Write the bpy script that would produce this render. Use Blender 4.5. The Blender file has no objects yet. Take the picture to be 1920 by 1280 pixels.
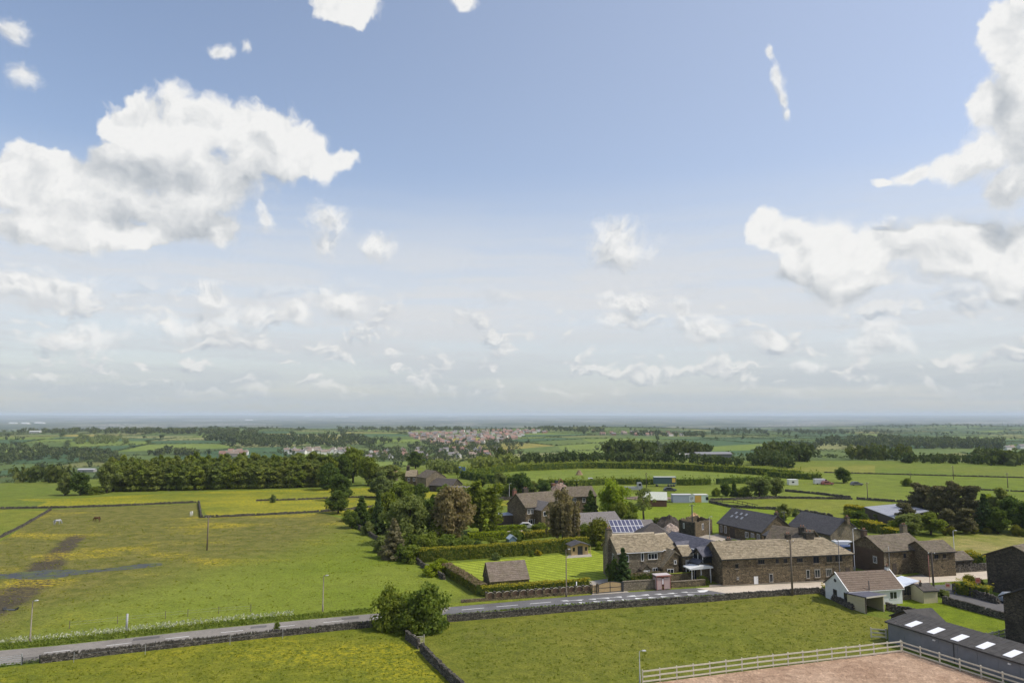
import bpy, bmesh, math, random
import numpy as np
from mathutils import Vector, Matrix
random.seed(7); NR = np.random.default_rng(7)
R = math.radians
sc = bpy.context.scene
COL = sc.collection

# ------------------------------------------------------------------ camera
H, FPX, PITCH = 30.0, 1280.0, R(6.15)
cam = bpy.data.objects.new('camera', bpy.data.cameras.new('camera'))
COL.objects.link(cam)
cam.location = (0, 0, H); cam.rotation_euler = (R(90) + PITCH, 0, 0)
cam.data.sensor_width = 36; cam.data.lens = 24
cam.data.clip_start = 0.5; cam.data.clip_end = 120000
sc.camera = cam

# ------------------------------------------------------------------ sun, exposure
SUN_EL, SUN_AZ = R(52), R(98)          # azimuth clockwise from +Y (the way the camera looks)
sun = bpy.data.objects.new('sun', bpy.data.lights.new('sun', 'SUN'))
COL.objects.link(sun)
sun.data.energy = 3.4; sun.data.angle = R(0.53); sun.data.color = (1.0, 0.95, 0.86)
sdir = Vector((math.sin(SUN_AZ) * math.cos(SUN_EL), math.cos(SUN_AZ) * math.cos(SUN_EL), math.sin(SUN_EL)))
sun.rotation_euler = sdir.to_track_quat('Z', 'Y').to_euler()
sc.view_settings.view_transform = 'Standard'; sc.view_settings.look = 'None'
sc.view_settings.exposure = 0.0; sc.view_settings.gamma = 1.0
sc.view_settings.use_curve_mapping = False
sc.render.engine = 'CYCLES'
sc.cycles.max_bounces = 5; sc.cycles.diffuse_bounces = 3; sc.cycles.glossy_bounces = 2
sc.cycles.transparent_max_bounces = 8; sc.cycles.transmission_bounces = 3; sc.cycles.volume_bounces = 1
sc.cycles.use_denoising = True
sc.cycles.use_adaptive_sampling = True; sc.cycles.adaptive_threshold = 0.02; sc.cycles.adaptive_min_samples = 8

# ------------------------------------------------------------------ node helper
class NT:
    """small wrapper: every method adds a node and returns its output socket"""
    def __init__(s, tree): s.t = tree; s.n = tree.nodes; s.l = tree.links
    def put(s, sock, v):
        if v is None: return
        if isinstance(v, bpy.types.NodeSocket): s.l.new(v, sock)
        else: sock.default_value = v
    def m(s, op, a, b=None, c=None, clamp=False):
        n = s.n.new('ShaderNodeMath'); n.operation = op; n.use_clamp = clamp
        s.put(n.inputs[0], a); s.put(n.inputs[1], b); s.put(n.inputs[2], c)
        return n.outputs[0]
    def v(s, op, a, b=None, c=None):
        n = s.n.new('ShaderNodeVectorMath'); n.operation = op
        s.put(n.inputs[0], a)
        if op == 'SCALE': s.put(n.inputs['Scale'], b)
        else:
            s.put(n.inputs[1], b); s.put(n.inputs[2], c)
        return n.outputs['Value'] if op in ('LENGTH', 'DOT_PRODUCT', 'DISTANCE') else n.outputs[0]
    def xyz(s, x, y, z):
        n = s.n.new('ShaderNodeCombineXYZ')
        for i, q in enumerate((x, y, z)): s.put(n.inputs[i], q)
        return n.outputs[0]
    def sep(s, v):
        n = s.n.new('ShaderNodeSeparateXYZ'); s.put(n.inputs[0], v); return n.outputs
    def noise(s, v, scale, detail=4, rough=.55, lac=2.0, dist=0.0, col=False, dim='3D'):
        n = s.n.new('ShaderNodeTexNoise'); n.noise_dimensions = dim; s.put(n.inputs['Vector'], v)
        for k, q in (('Scale', scale), ('Detail', detail), ('Roughness', rough), ('Lacunarity', lac), ('Distortion', dist)):
            s.put(n.inputs[k], q)
        return n.outputs['Color'] if col else n.outputs[0]
    def voro(s, v, scale, feature='F1', detail=0, rough=.5, rnd=1.0, out='Distance', dim='3D'):
        n = s.n.new('ShaderNodeTexVoronoi'); n.voronoi_dimensions = dim; n.feature = feature; s.put(n.inputs['Vector'], v)
        s.put(n.inputs['Scale'], scale); s.put(n.inputs['Randomness'], rnd)
        if 'Detail' in n.inputs: s.put(n.inputs['Detail'], detail); s.put(n.inputs['Roughness'], rough)
        return n.outputs[out]
    def ramp(s, f, lo, hi, a=0.0, b=1.0, smooth=True):
        n = s.n.new('ShaderNodeMapRange'); n.interpolation_type = 'SMOOTHSTEP' if smooth else 'LINEAR'
        for i, q in enumerate((f, lo, hi, a, b)): s.put(n.inputs[i], q)
        return n.outputs[0]
    def mix(s, f, a, b, blend='MIX'):
        n = s.n.new('ShaderNodeMix'); n.data_type = 'RGBA'; n.blend_type = blend
        s.put(n.inputs[0], f)
        for k, q in ((6, a), (7, b)):
            if isinstance(q, (tuple, list)) and len(q) == 3: q = (*q, 1)
            s.put(n.inputs[k], q)
        return n.outputs[2]
    def tc(s, which='Object'): return s.n.new('ShaderNodeTexCoord').outputs[which]
    def pos(s): return s.n.new('ShaderNodeNewGeometry').outputs['Position']
    def rnd(s): return s.n.new('ShaderNodeObjectInfo').outputs['Random']
    def bump(s, h, strength=.5, dist=.1):
        n = s.n.new('ShaderNodeBump'); s.put(n.inputs['Strength'], strength); s.put(n.inputs['Distance'], dist)
        s.put(n.inputs['Height'], h); return n.outputs[0]

# ------------------------------------------------------------------ world: Nishita sky and clouds by direction
world = bpy.data.worlds.new('World'); sc.world = world; world.use_nodes = True
world.cycles.sampling_method = 'MANUAL'; world.cycles.sample_map_resolution = 512
def pix_dir(px, py):
    v = Vector(((px - 960) / FPX, 1.0, -(py - 640) / FPX))
    c, s_ = math.cos(PITCH), math.sin(PITCH)
    return Vector((v.x, v.y * c - v.z * s_, v.y * s_ + v.z * c)).normalized()
def azel(px, py):
    d = pix_dir(px, py); return math.atan2(d.x, d.y), math.asin(d.z)
def build_world():
    w = NT(world.node_tree); w.n.clear()
    out = w.n.new('ShaderNodeOutputWorld'); bg = w.n.new('ShaderNodeBackground')
    w.l.new(bg.outputs[0], out.inputs[0])
    sky = w.n.new('ShaderNodeTexSky'); sky.sky_type = 'NISHITA'; sky.sun_disc = False
    sky.sun_elevation = SUN_EL; sky.sun_rotation = SUN_AZ
    sky.altitude = 200; sky.air_density = 1.0; sky.dust_density = 1.6; sky.ozone_density = 1.6
    d = w.v('NORMALIZE', w.tc('Generated'))
    dx, dy, dz = w.sep(d)
    az = w.m('ARCTAN2', dx, dy); el = w.m('ARCSINE', dz)
    P0 = w.xyz(az, el, 0.0)
    # irregular outlines: warp the direction a little before the cloud masses are read
    wn = w.noise(P0, 9.0, 4, .6, col=True, dim='2D')
    warp = w.v('SCALE', w.v('SUBTRACT', wn, (.5, .5, .5)), 0.055)
    Pw = w.v('ADD', P0, warp)
    # cumulus masses: centre px, radii px (across, up), as seen in the photograph, turned into directions
    bodies = [(655,10,78,52),(875,5,36,24),
             (265,235,110,62),(400,240,150,82),(500,270,140,85),(590,300,85,36),(650,305,30,26),(390,330,150,85),(250,320,80,60),
             (60,350,100,82),(40,300,60,44),(190,390,150,80),(330,410,130,60),(415,430,60,40),(80,430,120,42),(220,440,150,36),
             (1430,418,50,30),(1485,440,70,46),(1540,460,90,58),(1650,468,140,76),(1790,468,160,80),(1910,480,120,90),(1600,530,120,50),(1895,545,52,44),(1500,500,50,40),
             (1895,90,75,110),(1910,240,110,150),(1850,220,44,60),(1800,310,70,38),(1720,320,55,24),(1670,332,34,12),(1890,340,70,42),(1840,290,60,50)]
    scraps = [(25,50,34,30),(40,140,34,30),(422,93,24,12),(462,84,15,18),(500,415,18,38),(612,420,40,40),(612,455,32,24),(707,460,34,27),
             (100,545,92,40),(30,535,62,42),(640,570,74,38),(400,560,40,30),(370,612,112,30),(465,595,58,38),(165,640,95,38),(540,590,56,24),
             (1165,468,72,44),(1150,440,42,34),(1180,572,58,29),(1155,605,48,22),(1284,592,22,32),(1320,630,54,32),(1345,625,30,30),
             (1640,645,74,34),(1650,625,50,24),(1440,640,44,17),(1510,685,42,15),(1446,100,9,16),(1460,140,12,34),(1464,180,11,32),(1472,214,9,20)]
    def dirs(L):
        out_ = []
        for px, py, rx, ry in L:
            a, e = azel(px, py); a1, _ = azel(px + rx, py); _, e1 = azel(px, py - ry); out_.append((a, e, abs(a1 - a) * 1.14, abs(e1 - e) * 1.12))
        return out_
    def group(name, items, extra):
        fb = bpy.data.node_groups.new(name, 'ShaderNodeTree')
        fb.interface.new_socket('P', in_out='INPUT', socket_type='NodeSocketVector')
        fb.interface.new_socket('F', in_out='OUTPUT', socket_type='NodeSocketFloat')
        g = NT(fb); gi = g.n.new('NodeGroupInput'); go = g.n.new('NodeGroupOutput')
        acc = None
        for a, e, ra, re in items:
            q = g.v('LENGTH', g.v('MULTIPLY_ADD', gi.outputs[0], (1 / ra, 1 / re, 0), (-a / ra, -e / re, 0)))
            acc = q if acc is None else g.m('SMOOTH_MIN', acc, q, .22)
        acc = g.m('SUBTRACT', 1.0, acc)
        if extra:                 # away from the view the same weather goes on: loose heaps of cumulus
            s0 = g.sep(gi.outputs[0])
            far = g.ramp(g.m('ABSOLUTE', s0[0]), .75, .95)
            gen = g.noise(g.v('MULTIPLY', gi.outputs[0], (1.0, 1.8, 1)), 3.2, 2, .5, dim='2D')
            gen = g.m('MULTIPLY', g.m('SUBTRACT', gen, .56), 5.0)
            gen = g.m('ADD', gen, g.ramp(far, 0, 1, -3.0, 0.0))
            acc = g.m('MAXIMUM', acc, g.m('SUBTRACT', gen, g.ramp(s0[1], .55, .9, 0, .6)))
        g.l.new(acc, go.inputs[0]); return fb
    fbig = group('cloud_masses', dirs(bodies), True)
    fsm = group('cloud_scraps', dirs(scraps), False)
    def masses(fb, v):
        n = w.n.new('ShaderNodeGroup'); n.node_tree = fb; w.put(n.inputs[0], v); return n.outputs[0]
    def billow(v):
        a = w.voro(v, 10.0, 'F1', 1.8, .55, dim='2D')
        b = w.noise(v, 22.0, 5, .66, dim='2D')
        return w.m('ADD', w.m('MULTIPLY', w.m('SUBTRACT', .42, a), .75), w.m('MULTIPLY', w.m('SUBTRACT', b, .5), 1.1))
    n0 = billow(Pw); n1 = billow(w.v('ADD', Pw, (0.011, 0.020, 0.0)))
    F0 = masses(fbig, Pw); F1 = masses(fbig, w.v('ADD', Pw, (0.010, 0.062, 0)))
    h = w.m('ADD', w.m('MINIMUM', F0, .75), w.m('MULTIPLY', n0, .52))
    base = w.ramp(w.m('SUBTRACT', F1, F0), -.05, .50, 0, 1)
    soft = w.noise(P0, 5.0, 2, .5, dim='2D')
    dens = w.ramp(h, -.02, w.m('ADD', w.ramp(soft, .35, .75, .15, .40), w.m('MULTIPLY', base, .30)))
    # light from the right and above, grey bases
    relief = w.m('MULTIPLY', w.m('SUBTRACT', n0, n1), .80)
    thick = w.ramp(h, .15, .95)
    lit = w.m('ADD', 1.06, relief)
    lit = w.m('SUBTRACT', lit, w.m('MULTIPLY', w.ramp(w.m('SUBTRACT', F1, F0), -.32, .26), .52))
    lit = w.m('SUBTRACT', lit, w.m('MULTIPLY', thick, .22))
    lit = w.m('MAXIMUM', w.m('MINIMUM', lit, 1.0), 0.0)
    # scraps: torn small clouds, finer and thinner
    def shred(v): return w.noise(v, 27.0, 5, .64, dim='2D')
    m0 = shred(Pw); m1 = shred(w.v('ADD', Pw, (0.006, 0.010, 0.0)))
    Ps = w.v('ADD', P0, w.v('SCALE', warp, .8)); Fs = masses(fsm, Ps); Fs1 = masses(fsm, w.v('ADD', Ps, (.005, .022, 0)))
    hs = w.m('ADD', Fs, w.m('MULTIPLY', w.m('SUBTRACT', m0, .5), 1.55))
    ds = w.m('MULTIPLY', w.ramp(hs, -.06, .80), .92)
    lits = w.m('ADD', .92, w.m('MULTIPLY', w.m('SUBTRACT', m0, m1), 1.5))
    lits = w.m('MAXIMUM', w.m('MINIMUM', w.m('SUBTRACT', lits, w.ramp(hs, .4, 1.1, 0, .10)), 1.0), 0.0)
    lits = w.m('SUBTRACT', lits, w.ramp(w.m('SUBTRACT', Fs1, Fs), -.35, .40, 0, .42))
    own = w.ramp(w.m('SUBTRACT', ds, dens), -.1, .1)
    lit = w.m('ADD', w.m('MULTIPLY', lit, w.m('SUBTRACT', 1.0, own)), w.m('MULTIPLY', lits, own))
    dens = w.m('MAXIMUM', dens, ds)
    ccol = w.mix(lit, (.33, .38, .44), (.90, .90, .89))
    # small heaps over the far country and streaks of veil
    Pl = w.v('MULTIPLY', Pw, (1.0, 1.9, 1.0))
    lowband = w.m('MULTIPLY', w.ramp(el, .012, .06), w.ramp(el, .21, .12))
    def heaps(v): return w.m('ADD', w.noise(v, 13.0, 4.5, .58, dim='2D'), w.m('MULTIPLY', w.m('SUBTRACT', .42, w.voro(v, 38.0, 'F1', 1, .5, dim='2D')), .16))
    ln = heaps(Pl); ln1 = heaps(w.v('ADD', Pl, (.007, .016, 0)))
    ld = w.m('MULTIPLY', w.ramp(ln, .47, .61), w.m('MULTIPLY', lowband, .72))
    llit = w.m('ADD', .60, w.m('MULTIPLY', w.m('SUBTRACT', ln, ln1), 3.0), clamp=True)
    lcol = w.mix(llit, (.37, .43, .51), (.83, .83, .82))
    stv = w.v('ADD', w.v('MULTIPLY', P0, (2.2, 26.0, 1.0)), w.v('SCALE', warp, 6.0))
    st = w.noise(stv, 1.4, 4.5, .6, dim='2D')
    veil_e = w.m('MULTIPLY', w.ramp(el, .36, .17), .95)
    veil = w.m('MULTIPLY', veil_e, w.ramp(st, .30, .66, .66, 1.0))
    base_sky = w.mix(1.0, w.v('SCALE', sky.outputs[0], 0.105), (2.02, 1.82, 1.70, 1), 'MULTIPLY')
    side = w.ramp(az, -.7, .5, .06, .30)
    s1 = w.mix(w.m('MULTIPLY', side, w.ramp(el, 1.2, .5)), base_sky, (.62, .68, .80))
    vcol = w.mix(w.ramp(el, .0, .16), (.50, .555, .60), (.71, .727, .75))
    s2 = w.mix(veil, s1, vcol)
    s3 = w.mix(ld, s2, lcol)
    s4 = w.mix(w.m('MULTIPLY', dens, w.ramp(el, .0, .18, .55, .98)), s3, ccol)
    w.l.new(w.v('SCALE', s4, 1 / .105), bg.inputs[0]); bg.inputs[1].default_value = 0.105
build_world()
# ------------------------------------------------------------------ terrain
def S(x, a, b):
    t = np.clip((np.asarray(x, float) - a) / (b - a), 0, 1); return t * t * (3 - 2 * t)
_wv = [(NR.uniform(0, 6.28), NR.uniform(0, 6.28), NR.uniform(.7, 1.4)) for _ in range(14)]
def wob(x, y, L):
    s_ = 0
    for a, p, k in _wv: s_ = s_ + np.sin((x * math.cos(a) + y * math.sin(a)) * k * 6.283 / L + p)
    return s_ / 5.0
def terr(x, y):
    x = np.asarray(x, float); y = np.asarray(y, float)
    d = np.hypot(x, y); az = np.degrees(np.arctan2(x, np.maximum(y, 1e-6)))
    az = np.where(y <= 0, np.sign(x) * 90, az)
    right = S(az, -14, 6)
    edge = 300 + 170 * right                    # the hilltop ends here
    z = -38 * S(d, edge, 950 + 150 * right)
    ridge = S(d, 1150, 2300) * (1 - .62 * S(az, 8, 20))
    z = z + 17 * ridge
    z = z - 66 * S(d, 2500, 5200) * (1 - .55 * S(az, 14, 28))
    z = z - 30 * S(d, 5800, 9000) * S(az, 14, 28)
    z = z + 100 * S(d, 11000, 40000)
    z = z + 3.6 * wob(x, y, 900) * S(d, edge + 40, edge + 500) + 7 * wob(x, y, 1900) * S(d, 900, 1700) + 6 * wob(x, y, 3100) * S(d, 2600, 6000)
    z = z + 30 * wob(x, y, 11000) * S(d, 14000, 30000)
    z = z + 27 * np.exp(-((d - 5300) / 900) ** 2 - ((az - 33) / 6) ** 2)      # hill at the right
    return z
def tz(x, y): return float(terr(x, y))
_TS = np.geomspace(60, 39000, 420)
def P(px, py, z=None):
    """point of the ground under a pixel of the 1920x1280 photograph (or on the level z)"""
    d = pix_dir(px, py)
    if z is not None:
        t = (z - H) / d.z; return Vector((d.x * t, d.y * t, z))
    if d.z < -1e-4:
        t = -H / d.z
        if math.hypot(d.x, d.y) * t < 295: return Vector((d.x * t, d.y * t, 0))
    ts = _TS
    hz = H + d.z * ts - terr(d.x * ts, d.y * ts)
    k = np.argmax(hz < 0)
    if hz[k] >= 0: k = len(ts) - 1
    if k > 0:
        ts = np.linspace(ts[k - 1], ts[k], 40); hz = H + d.z * ts - terr(d.x * ts, d.y * ts)
        k = np.argmax(hz < 0) if (hz < 0).any() else 39
    t = ts[k]; return Vector((d.x * t, d.y * t, tz(d.x * t, d.y * t)))
def proj(p):
    """pixel of a point"""
    v = Vector(p) - Vector((0, 0, H)); c, s_ = math.cos(PITCH), math.sin(PITCH)
    f = v.y * c + v.z * s_; u = -v.y * s_ + v.z * c
    return 960 + FPX * v.x / f, 640 - FPX * u / f, f

# ------------------------------------------------------------------ materials
MATS = {}
def mat(name, build):
    if name in MATS: return MATS[name]
    m = bpy.data.materials.new(name); m.use_nodes = True
    t = NT(m.node_tree); b = t.n['Principled BSDF']
    b.inputs['Roughness'].default_value = .85; b.inputs['Specular IOR Level'].default_value = .25
    build(t, b); MATS[name] = m; return m
def setc(t, b, c):
    if isinstance(c, (tuple, list)) and len(c) == 3: c = (*c, 1)
    t.put(b.inputs['Base Color'], c)
def plain(name, c, rough=.7, spec=.3, metal=0.0, var=.12, scale=3.0):
    def f(t, b):
        n = t.noise(t.pos(), scale, 5, .6)
        k = t.ramp(n, .25, .75, 1 - var, 1 + var, False)
        setc(t, b, t.v('SCALE', (c[0], c[1], c[2]), k))
        b.inputs['Roughness'].default_value = rough; b.inputs['Specular IOR Level'].default_value = spec
        b.inputs['Metallic'].default_value = metal
    return mat(name, f)
def grass(name, c1, c2, fl=None, big=.02, mid=.35, flk=0.0, fine=2.2, mow=None, patch=(.35, .65), worn=0.0):
    """turf: two greens by patches, tussocks, drifts of flowers, worn soil"""
    def f(t, b):
        p = t.pos()
        a = t.noise(p, big, 4, .6); m_ = t.noise(t.v('ADD', p, (31, 7, 0)), mid, 5, .62)
        fi = t.noise(p, fine, 5, .7)
        col = t.mix(t.ramp(t.m('ADD', t.m('MULTIPLY', a, .65), t.m('MULTIPLY', m_, .35)), patch[0], patch[1]), c1, c2)
        col = t.mix(1.0, col, t.xyz(*[t.ramp(fi, .28, .74, .60, 1.42, False)] * 3), 'MULTIPLY')
        col = t.mix(1.0, col, t.xyz(*[t.ramp(m_, .3, .7, .82, 1.17, False)] * 3), 'MULTIPLY')
        if mow:
            x, y, _ = t.sep(p)
            q = t.m('ADD', t.m('MULTIPLY', x, mow[0]), t.m('MULTIPLY', y, mow[1]))
            st = t.m('SINE', t.m('MULTIPLY', q, 6.283 / mow[2]))
            col = t.mix(1.0, col, t.xyz(*[t.ramp(st, -.5, .5, .84, 1.13)] * 3), 'MULTIPLY')
        if worn:
            wn = t.noise(t.v('ADD', p, (5, 90, 0)), .05, 6, .68)
            col = t.mix(t.m('MULTIPLY', t.ramp(wn, .56, .70), worn), col, (.115, .095, .045))
        if fl:
            f0 = t.noise(t.v('MULTIPLY', t.v('ADD', p, (77, 13, 0)), (.6, 1.5, 1)), .028, 5, .65)
            f1 = t.noise(p, 1.3, 4, .75)
            k = t.m('MULTIPLY', t.ramp(f0, fl[0], fl[1]), t.ramp(f1, .42, .62))
            col = t.mix(t.m('MULTIPLY', k, flk), col, (.50, .41, .014))
        setc(t, b, col)
        b.inputs['Roughness'].default_value = .9; b.inputs['Specular IOR Level'].default_value = .12
        t.put(b.inputs['Normal'], t.bump(t.m('ADD', fi, t.m('MULTIPLY', m_, 1.2)), .65, .35))
    return mat(name, f)

# fields of the far country, chosen cell by cell
FIELD = [
    grass('field_mid_green', (0.081, 0.126, 0.027), (0.113, 0.151, 0.032), big=.008, mid=.05, fine=.3),
    grass('field_bright', (0.134, 0.186, 0.027), (0.162, 0.207, 0.037), big=.008, mid=.05, fine=.3),
    grass('field_olive', (0.145, 0.156, 0.042), (0.172, 0.176, 0.053), big=.008, mid=.05, fine=.3),
    grass('field_dark_crop', (0.048, 0.096, 0.037), (0.065, 0.116, 0.044), big=.008, mid=.05, fine=.3),
    grass('field_pale', (0.199, 0.207, 0.074), (0.226, 0.227, 0.084), big=.008, mid=.05, fine=.3),
    grass('field_deep', (0.066, 0.101, 0.026), (0.086, 0.121, 0.030), big=.008, mid=.05, fine=.3),
    grass('field_yellow', (0.215, 0.202, 0.048), (0.280, 0.232, 0.042), big=.008, mid=.05, fine=.3),
]
PASTURE = grass('pasture', (0.121, 0.167, 0.020), (0.155, 0.178, 0.026), big=.015, mid=.2)
def far_plain(t, b):
    p = t.pos()
    c = t.voro(p, .0022, 'F1', 0, .5, 1.0, 'Color')
    r, g_, bl = t.sep(c)
    col = t.mix(r, (.022, .042, .020), (.095, .110, .048))
    col = t.mix(t.ramp(g_, .82, .84), col, (.18, .17, .10))
    e = t.voro(p, .0022, 'DISTANCE_TO_EDGE'); n = t.noise(p, .004, 6, .7)
    wood = t.m('MAXIMUM', t.ramp(e, .10, .05), t.ramp(n, .53, .60))
    col = t.mix(t.m('MULTIPLY', wood, .85), col, (.016, .032, .014))
    town = t.m('MULTIPLY', t.ramp(t.noise(p, .00042, 4, .6), .50, .60), t.ramp(t.noise(p, .02, 4, .8), .46, .60))
    col = t.mix(t.m('MULTIPLY', town, .9), col, (.46, .42, .40))
    setc(t, b, col); b.inputs['Specular IOR Level'].default_value = .05
FARP = mat('far_country', far_plain)

# ------------------------------------------------------------------ object helpers
def link(o): COL.objects.link(o); return o
def mesh_np(name, verts, faces, mats=(), midx=None, smooth=False):
    """verts Nx3, faces list or array of quads / tris"""
    me = bpy.data.meshes.new(name)
    if isinstance(faces, np.ndarray):
        k = faces.shape[1]; nf = len(faces)
        me.vertices.add(len(verts)); me.vertices.foreach_set('co', np.ascontiguousarray(verts, dtype=np.float32).ravel())
        me.loops.add(nf * k); me.loops.foreach_set('vertex_index', np.ascontiguousarray(faces, dtype=np.int32).ravel())
        me.polygons.add(nf); me.polygons.foreach_set('loop_start', np.arange(0, nf * k, k, dtype=np.int32))
        me.update(calc_edges=True)
    else:
        me.from_pydata([tuple(map(float, v)) for v in verts], [], [tuple(f) for f in faces]); me.update()
    for m in mats: me.materials.append(m)
    if midx is not None: me.polygons.foreach_set('material_index', np.ascontiguousarray(midx, dtype=np.int32))
    if smooth: me.polygons.foreach_set('use_smooth', np.ones(len(me.polygons), bool))
    return me
def obj(name, me, parent=None, loc=None):
    o = bpy.data.objects.new(name, me); link(o)
    if parent is not None: o.parent = parent
    if loc is not None: o.location = loc
    return o
def tag(o, label=None, cat=None, group=None, kind=None):
    if label: o['label'] = label
    if cat: o['category'] = cat
    if group: o['group'] = group
    if kind: o['kind'] = kind
    return o
def empty(name, loc=(0, 0, 0), rz=0.0, label=None, cat=None, group=None):
    o = bpy.data.objects.new(name, None); link(o)
    o.location = loc; o.rotation_euler = (0, 0, rz); o.empty_display_size = .5
    return tag(o, label, cat, group)
def copy_tree(o, parent=None):
    c = o.copy(); link(c); c.parent = parent
    for ch in o.children: copy_tree(ch, c)
    return c
class MB:
    """collects boxes, prisms and tubes into one mesh"""
    def __init__(s): s.v = []; s.f = []; s.mi = []
    def add(s, vs, fs, mi=0):
        n = len(s.v); s.v += [tuple(q) for q in vs]; s.f += [tuple(i + n for i in f) for f in fs]; s.mi += [mi] * len(fs); return s
    def box(s, x0, x1, y0, y1, z0, z1, mi=0):
        vs = [(x, y, z) for z in (z0, z1) for y in (y0, y1) for x in (x0, x1)]
        return s.add(vs, [(0, 2, 3, 1), (4, 5, 7, 6), (0, 1, 5, 4), (2, 6, 7, 3), (0, 4, 6, 2), (1, 3, 7, 5)], mi)
    def prism(s, poly, axis, a, b, mi=0):
        """closed outline (list of 2d) pushed along an axis from a to b; axis x: outline in (y,z); y: (x,z); z: (x,y)"""
        n = len(poly)
        def q(p, t): return (t, p[0], p[1]) if axis == 'x' else (p[0], t, p[1]) if axis == 'y' else (p[0], p[1], t)
        vs = [q(p, a) for p in poly] + [q(p, b) for p in poly]
        fs = [tuple(range(n))[::-1], tuple(range(n, 2 * n))] + [(i, (i + 1) % n, n + (i + 1) % n, n + i) for i in range(n)]
        return s.add(vs, fs, mi)
    def bar(s, p, q, w, h=None, mi=0):
        """square bar between two points"""
        p = Vector(p); q = Vector(q); h = h or w; d = (q - p).normalized()
        up = Vector((0, 0, 1)) if abs(d.z) < .95 else Vector((1, 0, 0))
        a = d.cross(up).normalized() * w / 2; b_ = a.cross(d).normalized() * h / 2
        vs = [p - a - b_, p + a - b_, p + a + b_, p - a + b_, q - a - b_, q + a - b_, q + a + b_, q - a + b_]
        return s.add(vs, [(3, 2, 1, 0), (4, 5, 6, 7), (0, 1, 5, 4), (1, 2, 6, 5), (2, 3, 7, 6), (3, 0, 4, 7)], mi)
    def tube(s, pts, rad, n=8, mi=0, cap=True):
        pts = [Vector(p) for p in pts]
        rad = [rad] * len(pts) if not isinstance(rad, (list, tuple)) else rad
        vs = []
        for i, p in enumerate(pts):
            d = (pts[min(i + 1, len(pts) - 1)] - pts[max(i - 1, 0)]).normalized()
            up = Vector((0, 0, 1)) if abs(d.z) < .9 else Vector((1, 0, 0))
            a = d.cross(up).normalized(); b_ = a.cross(d).normalized()
            for k in range(n):
                th = 6.28318 * k / n; vs.append(p + (a * math.cos(th) + b_ * math.sin(th)) * rad[i])
        fs = [(i * n + k, i * n + (k + 1) % n, (i + 1) * n + (k + 1) % n, (i + 1) * n + k) for i in range(len(pts) - 1) for k in range(n)]
        if cap: fs += [tuple(range(n))[::-1], tuple(range((len(pts) - 1) * n, len(pts) * n))]
        return s.add(vs, fs, mi)
    def mesh(s, name, mats, smooth=False):
        me = mesh_np(name, s.v, s.f, mats if isinstance(mats, (list, tuple)) else [mats], s.mi, smooth)
        bm = bmesh.new(); bm.from_mesh(me); bmesh.ops.recalc_face_normals(bm, faces=bm.faces); bm.to_mesh(me); bm.free()
        return me
    def build(s, name, mats, parent=None, smooth=False, loc=None):
        return obj(name, s.mesh(name, mats, smooth), parent, loc)

# ------------------------------------------------------------------ the ground: one sheet of irregular fields out to the horizon
def axis(lo, hi, step, a0, a1):
    pts = list(np.arange(a0, a1 + 1, step)); q = step
    while pts[-1] < hi: q *= 1.16; pts.append(pts[-1] + q)
    q = step
    while pts[0] > lo: q *= 1.16; pts.insert(0, pts[0] - q)
    return np.array(pts)
GR = R(17)                                        # the field pattern is turned against the view
ga = axis(-40000, 40000, 150, -3600, 3600); gb = axis(-4000, 44000, 130, -400, 4800)
A_, B_ = np.meshgrid(ga, gb, indexing='ij')
da = np.gradient(ga)[:, None]; db = np.gradient(gb)[None, :]
A_ = A_ + NR.uniform(-.30, .30, A_.shape) * da; B_ = B_ + NR.uniform(-.27, .27, B_.shape) * db
# far fields leave the hilltop to the near ones
NX = A_ * math.cos(GR) - B_ * math.sin(GR); NY = A_ * math.sin(GR) + B_ * math.cos(GR)
SUB = 6
def make_ground():
    na, nb = NX.shape
    def dense(N):
        u = np.linspace(0, na - 1, (na - 1) * SUB + 1); v = np.linspace(0, nb - 1, (nb - 1) * SUB + 1)
        i = np.minimum(u.astype(int), na - 2); j = np.minimum(v.astype(int), nb - 2)
        fu = (u - i)[:, None]; fv = (v - j)[None, :]
        return (N[np.ix_(i, j)] * (1 - fu) * (1 - fv) + N[np.ix_(i + 1, j)] * fu * (1 - fv)
                + N[np.ix_(i, j + 1)] * (1 - fu) * fv + N[np.ix_(i + 1, j + 1)] * fu * fv)
    X = dense(NX); Y = dense(NY); Z = terr(X, Y)
    V = np.stack([X, Y, Z], -1).reshape(-1, 3); W = X.shape[1]
    I, J = np.meshgrid(np.arange(X.shape[0] - 1), np.arange(X.shape[1] - 1), indexing='ij')
    a = (I * W + J).ravel(); F = np.stack([a, a + W, a + W + 1, a + 1], 1)
    cell = NR.choice(len(FIELD), (na - 1, nb - 1), p=[.27, .17, .12, .19, .06, .16, .03])
    cx = (NX[:-1, :-1] + NX[1:, 1:]) / 2; cy = (NY[:-1, :-1] + NY[1:, 1:]) / 2
    d = np.hypot(cx, cy); az = np.degrees(np.arctan2(cx, np.maximum(cy, 1)))
    cell = np.where((az > 14) & (d > 1200) & (NR.random(cell.shape) < .45), 3, cell)
    cell = np.where(d > 6500, len(FIELD) + 1, np.where(d < 560, len(FIELD), cell))
    mi = cell[(I // SUB).ravel(), (J // SUB).ravel()]
    # faces turned up
    me = mesh_np('ground', V, F, FIELD + [PASTURE, FARP], mi, True)
    o = obj('ground', me); tag(o, kind='structure'); return cell
CELL = make_ground()
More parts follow.
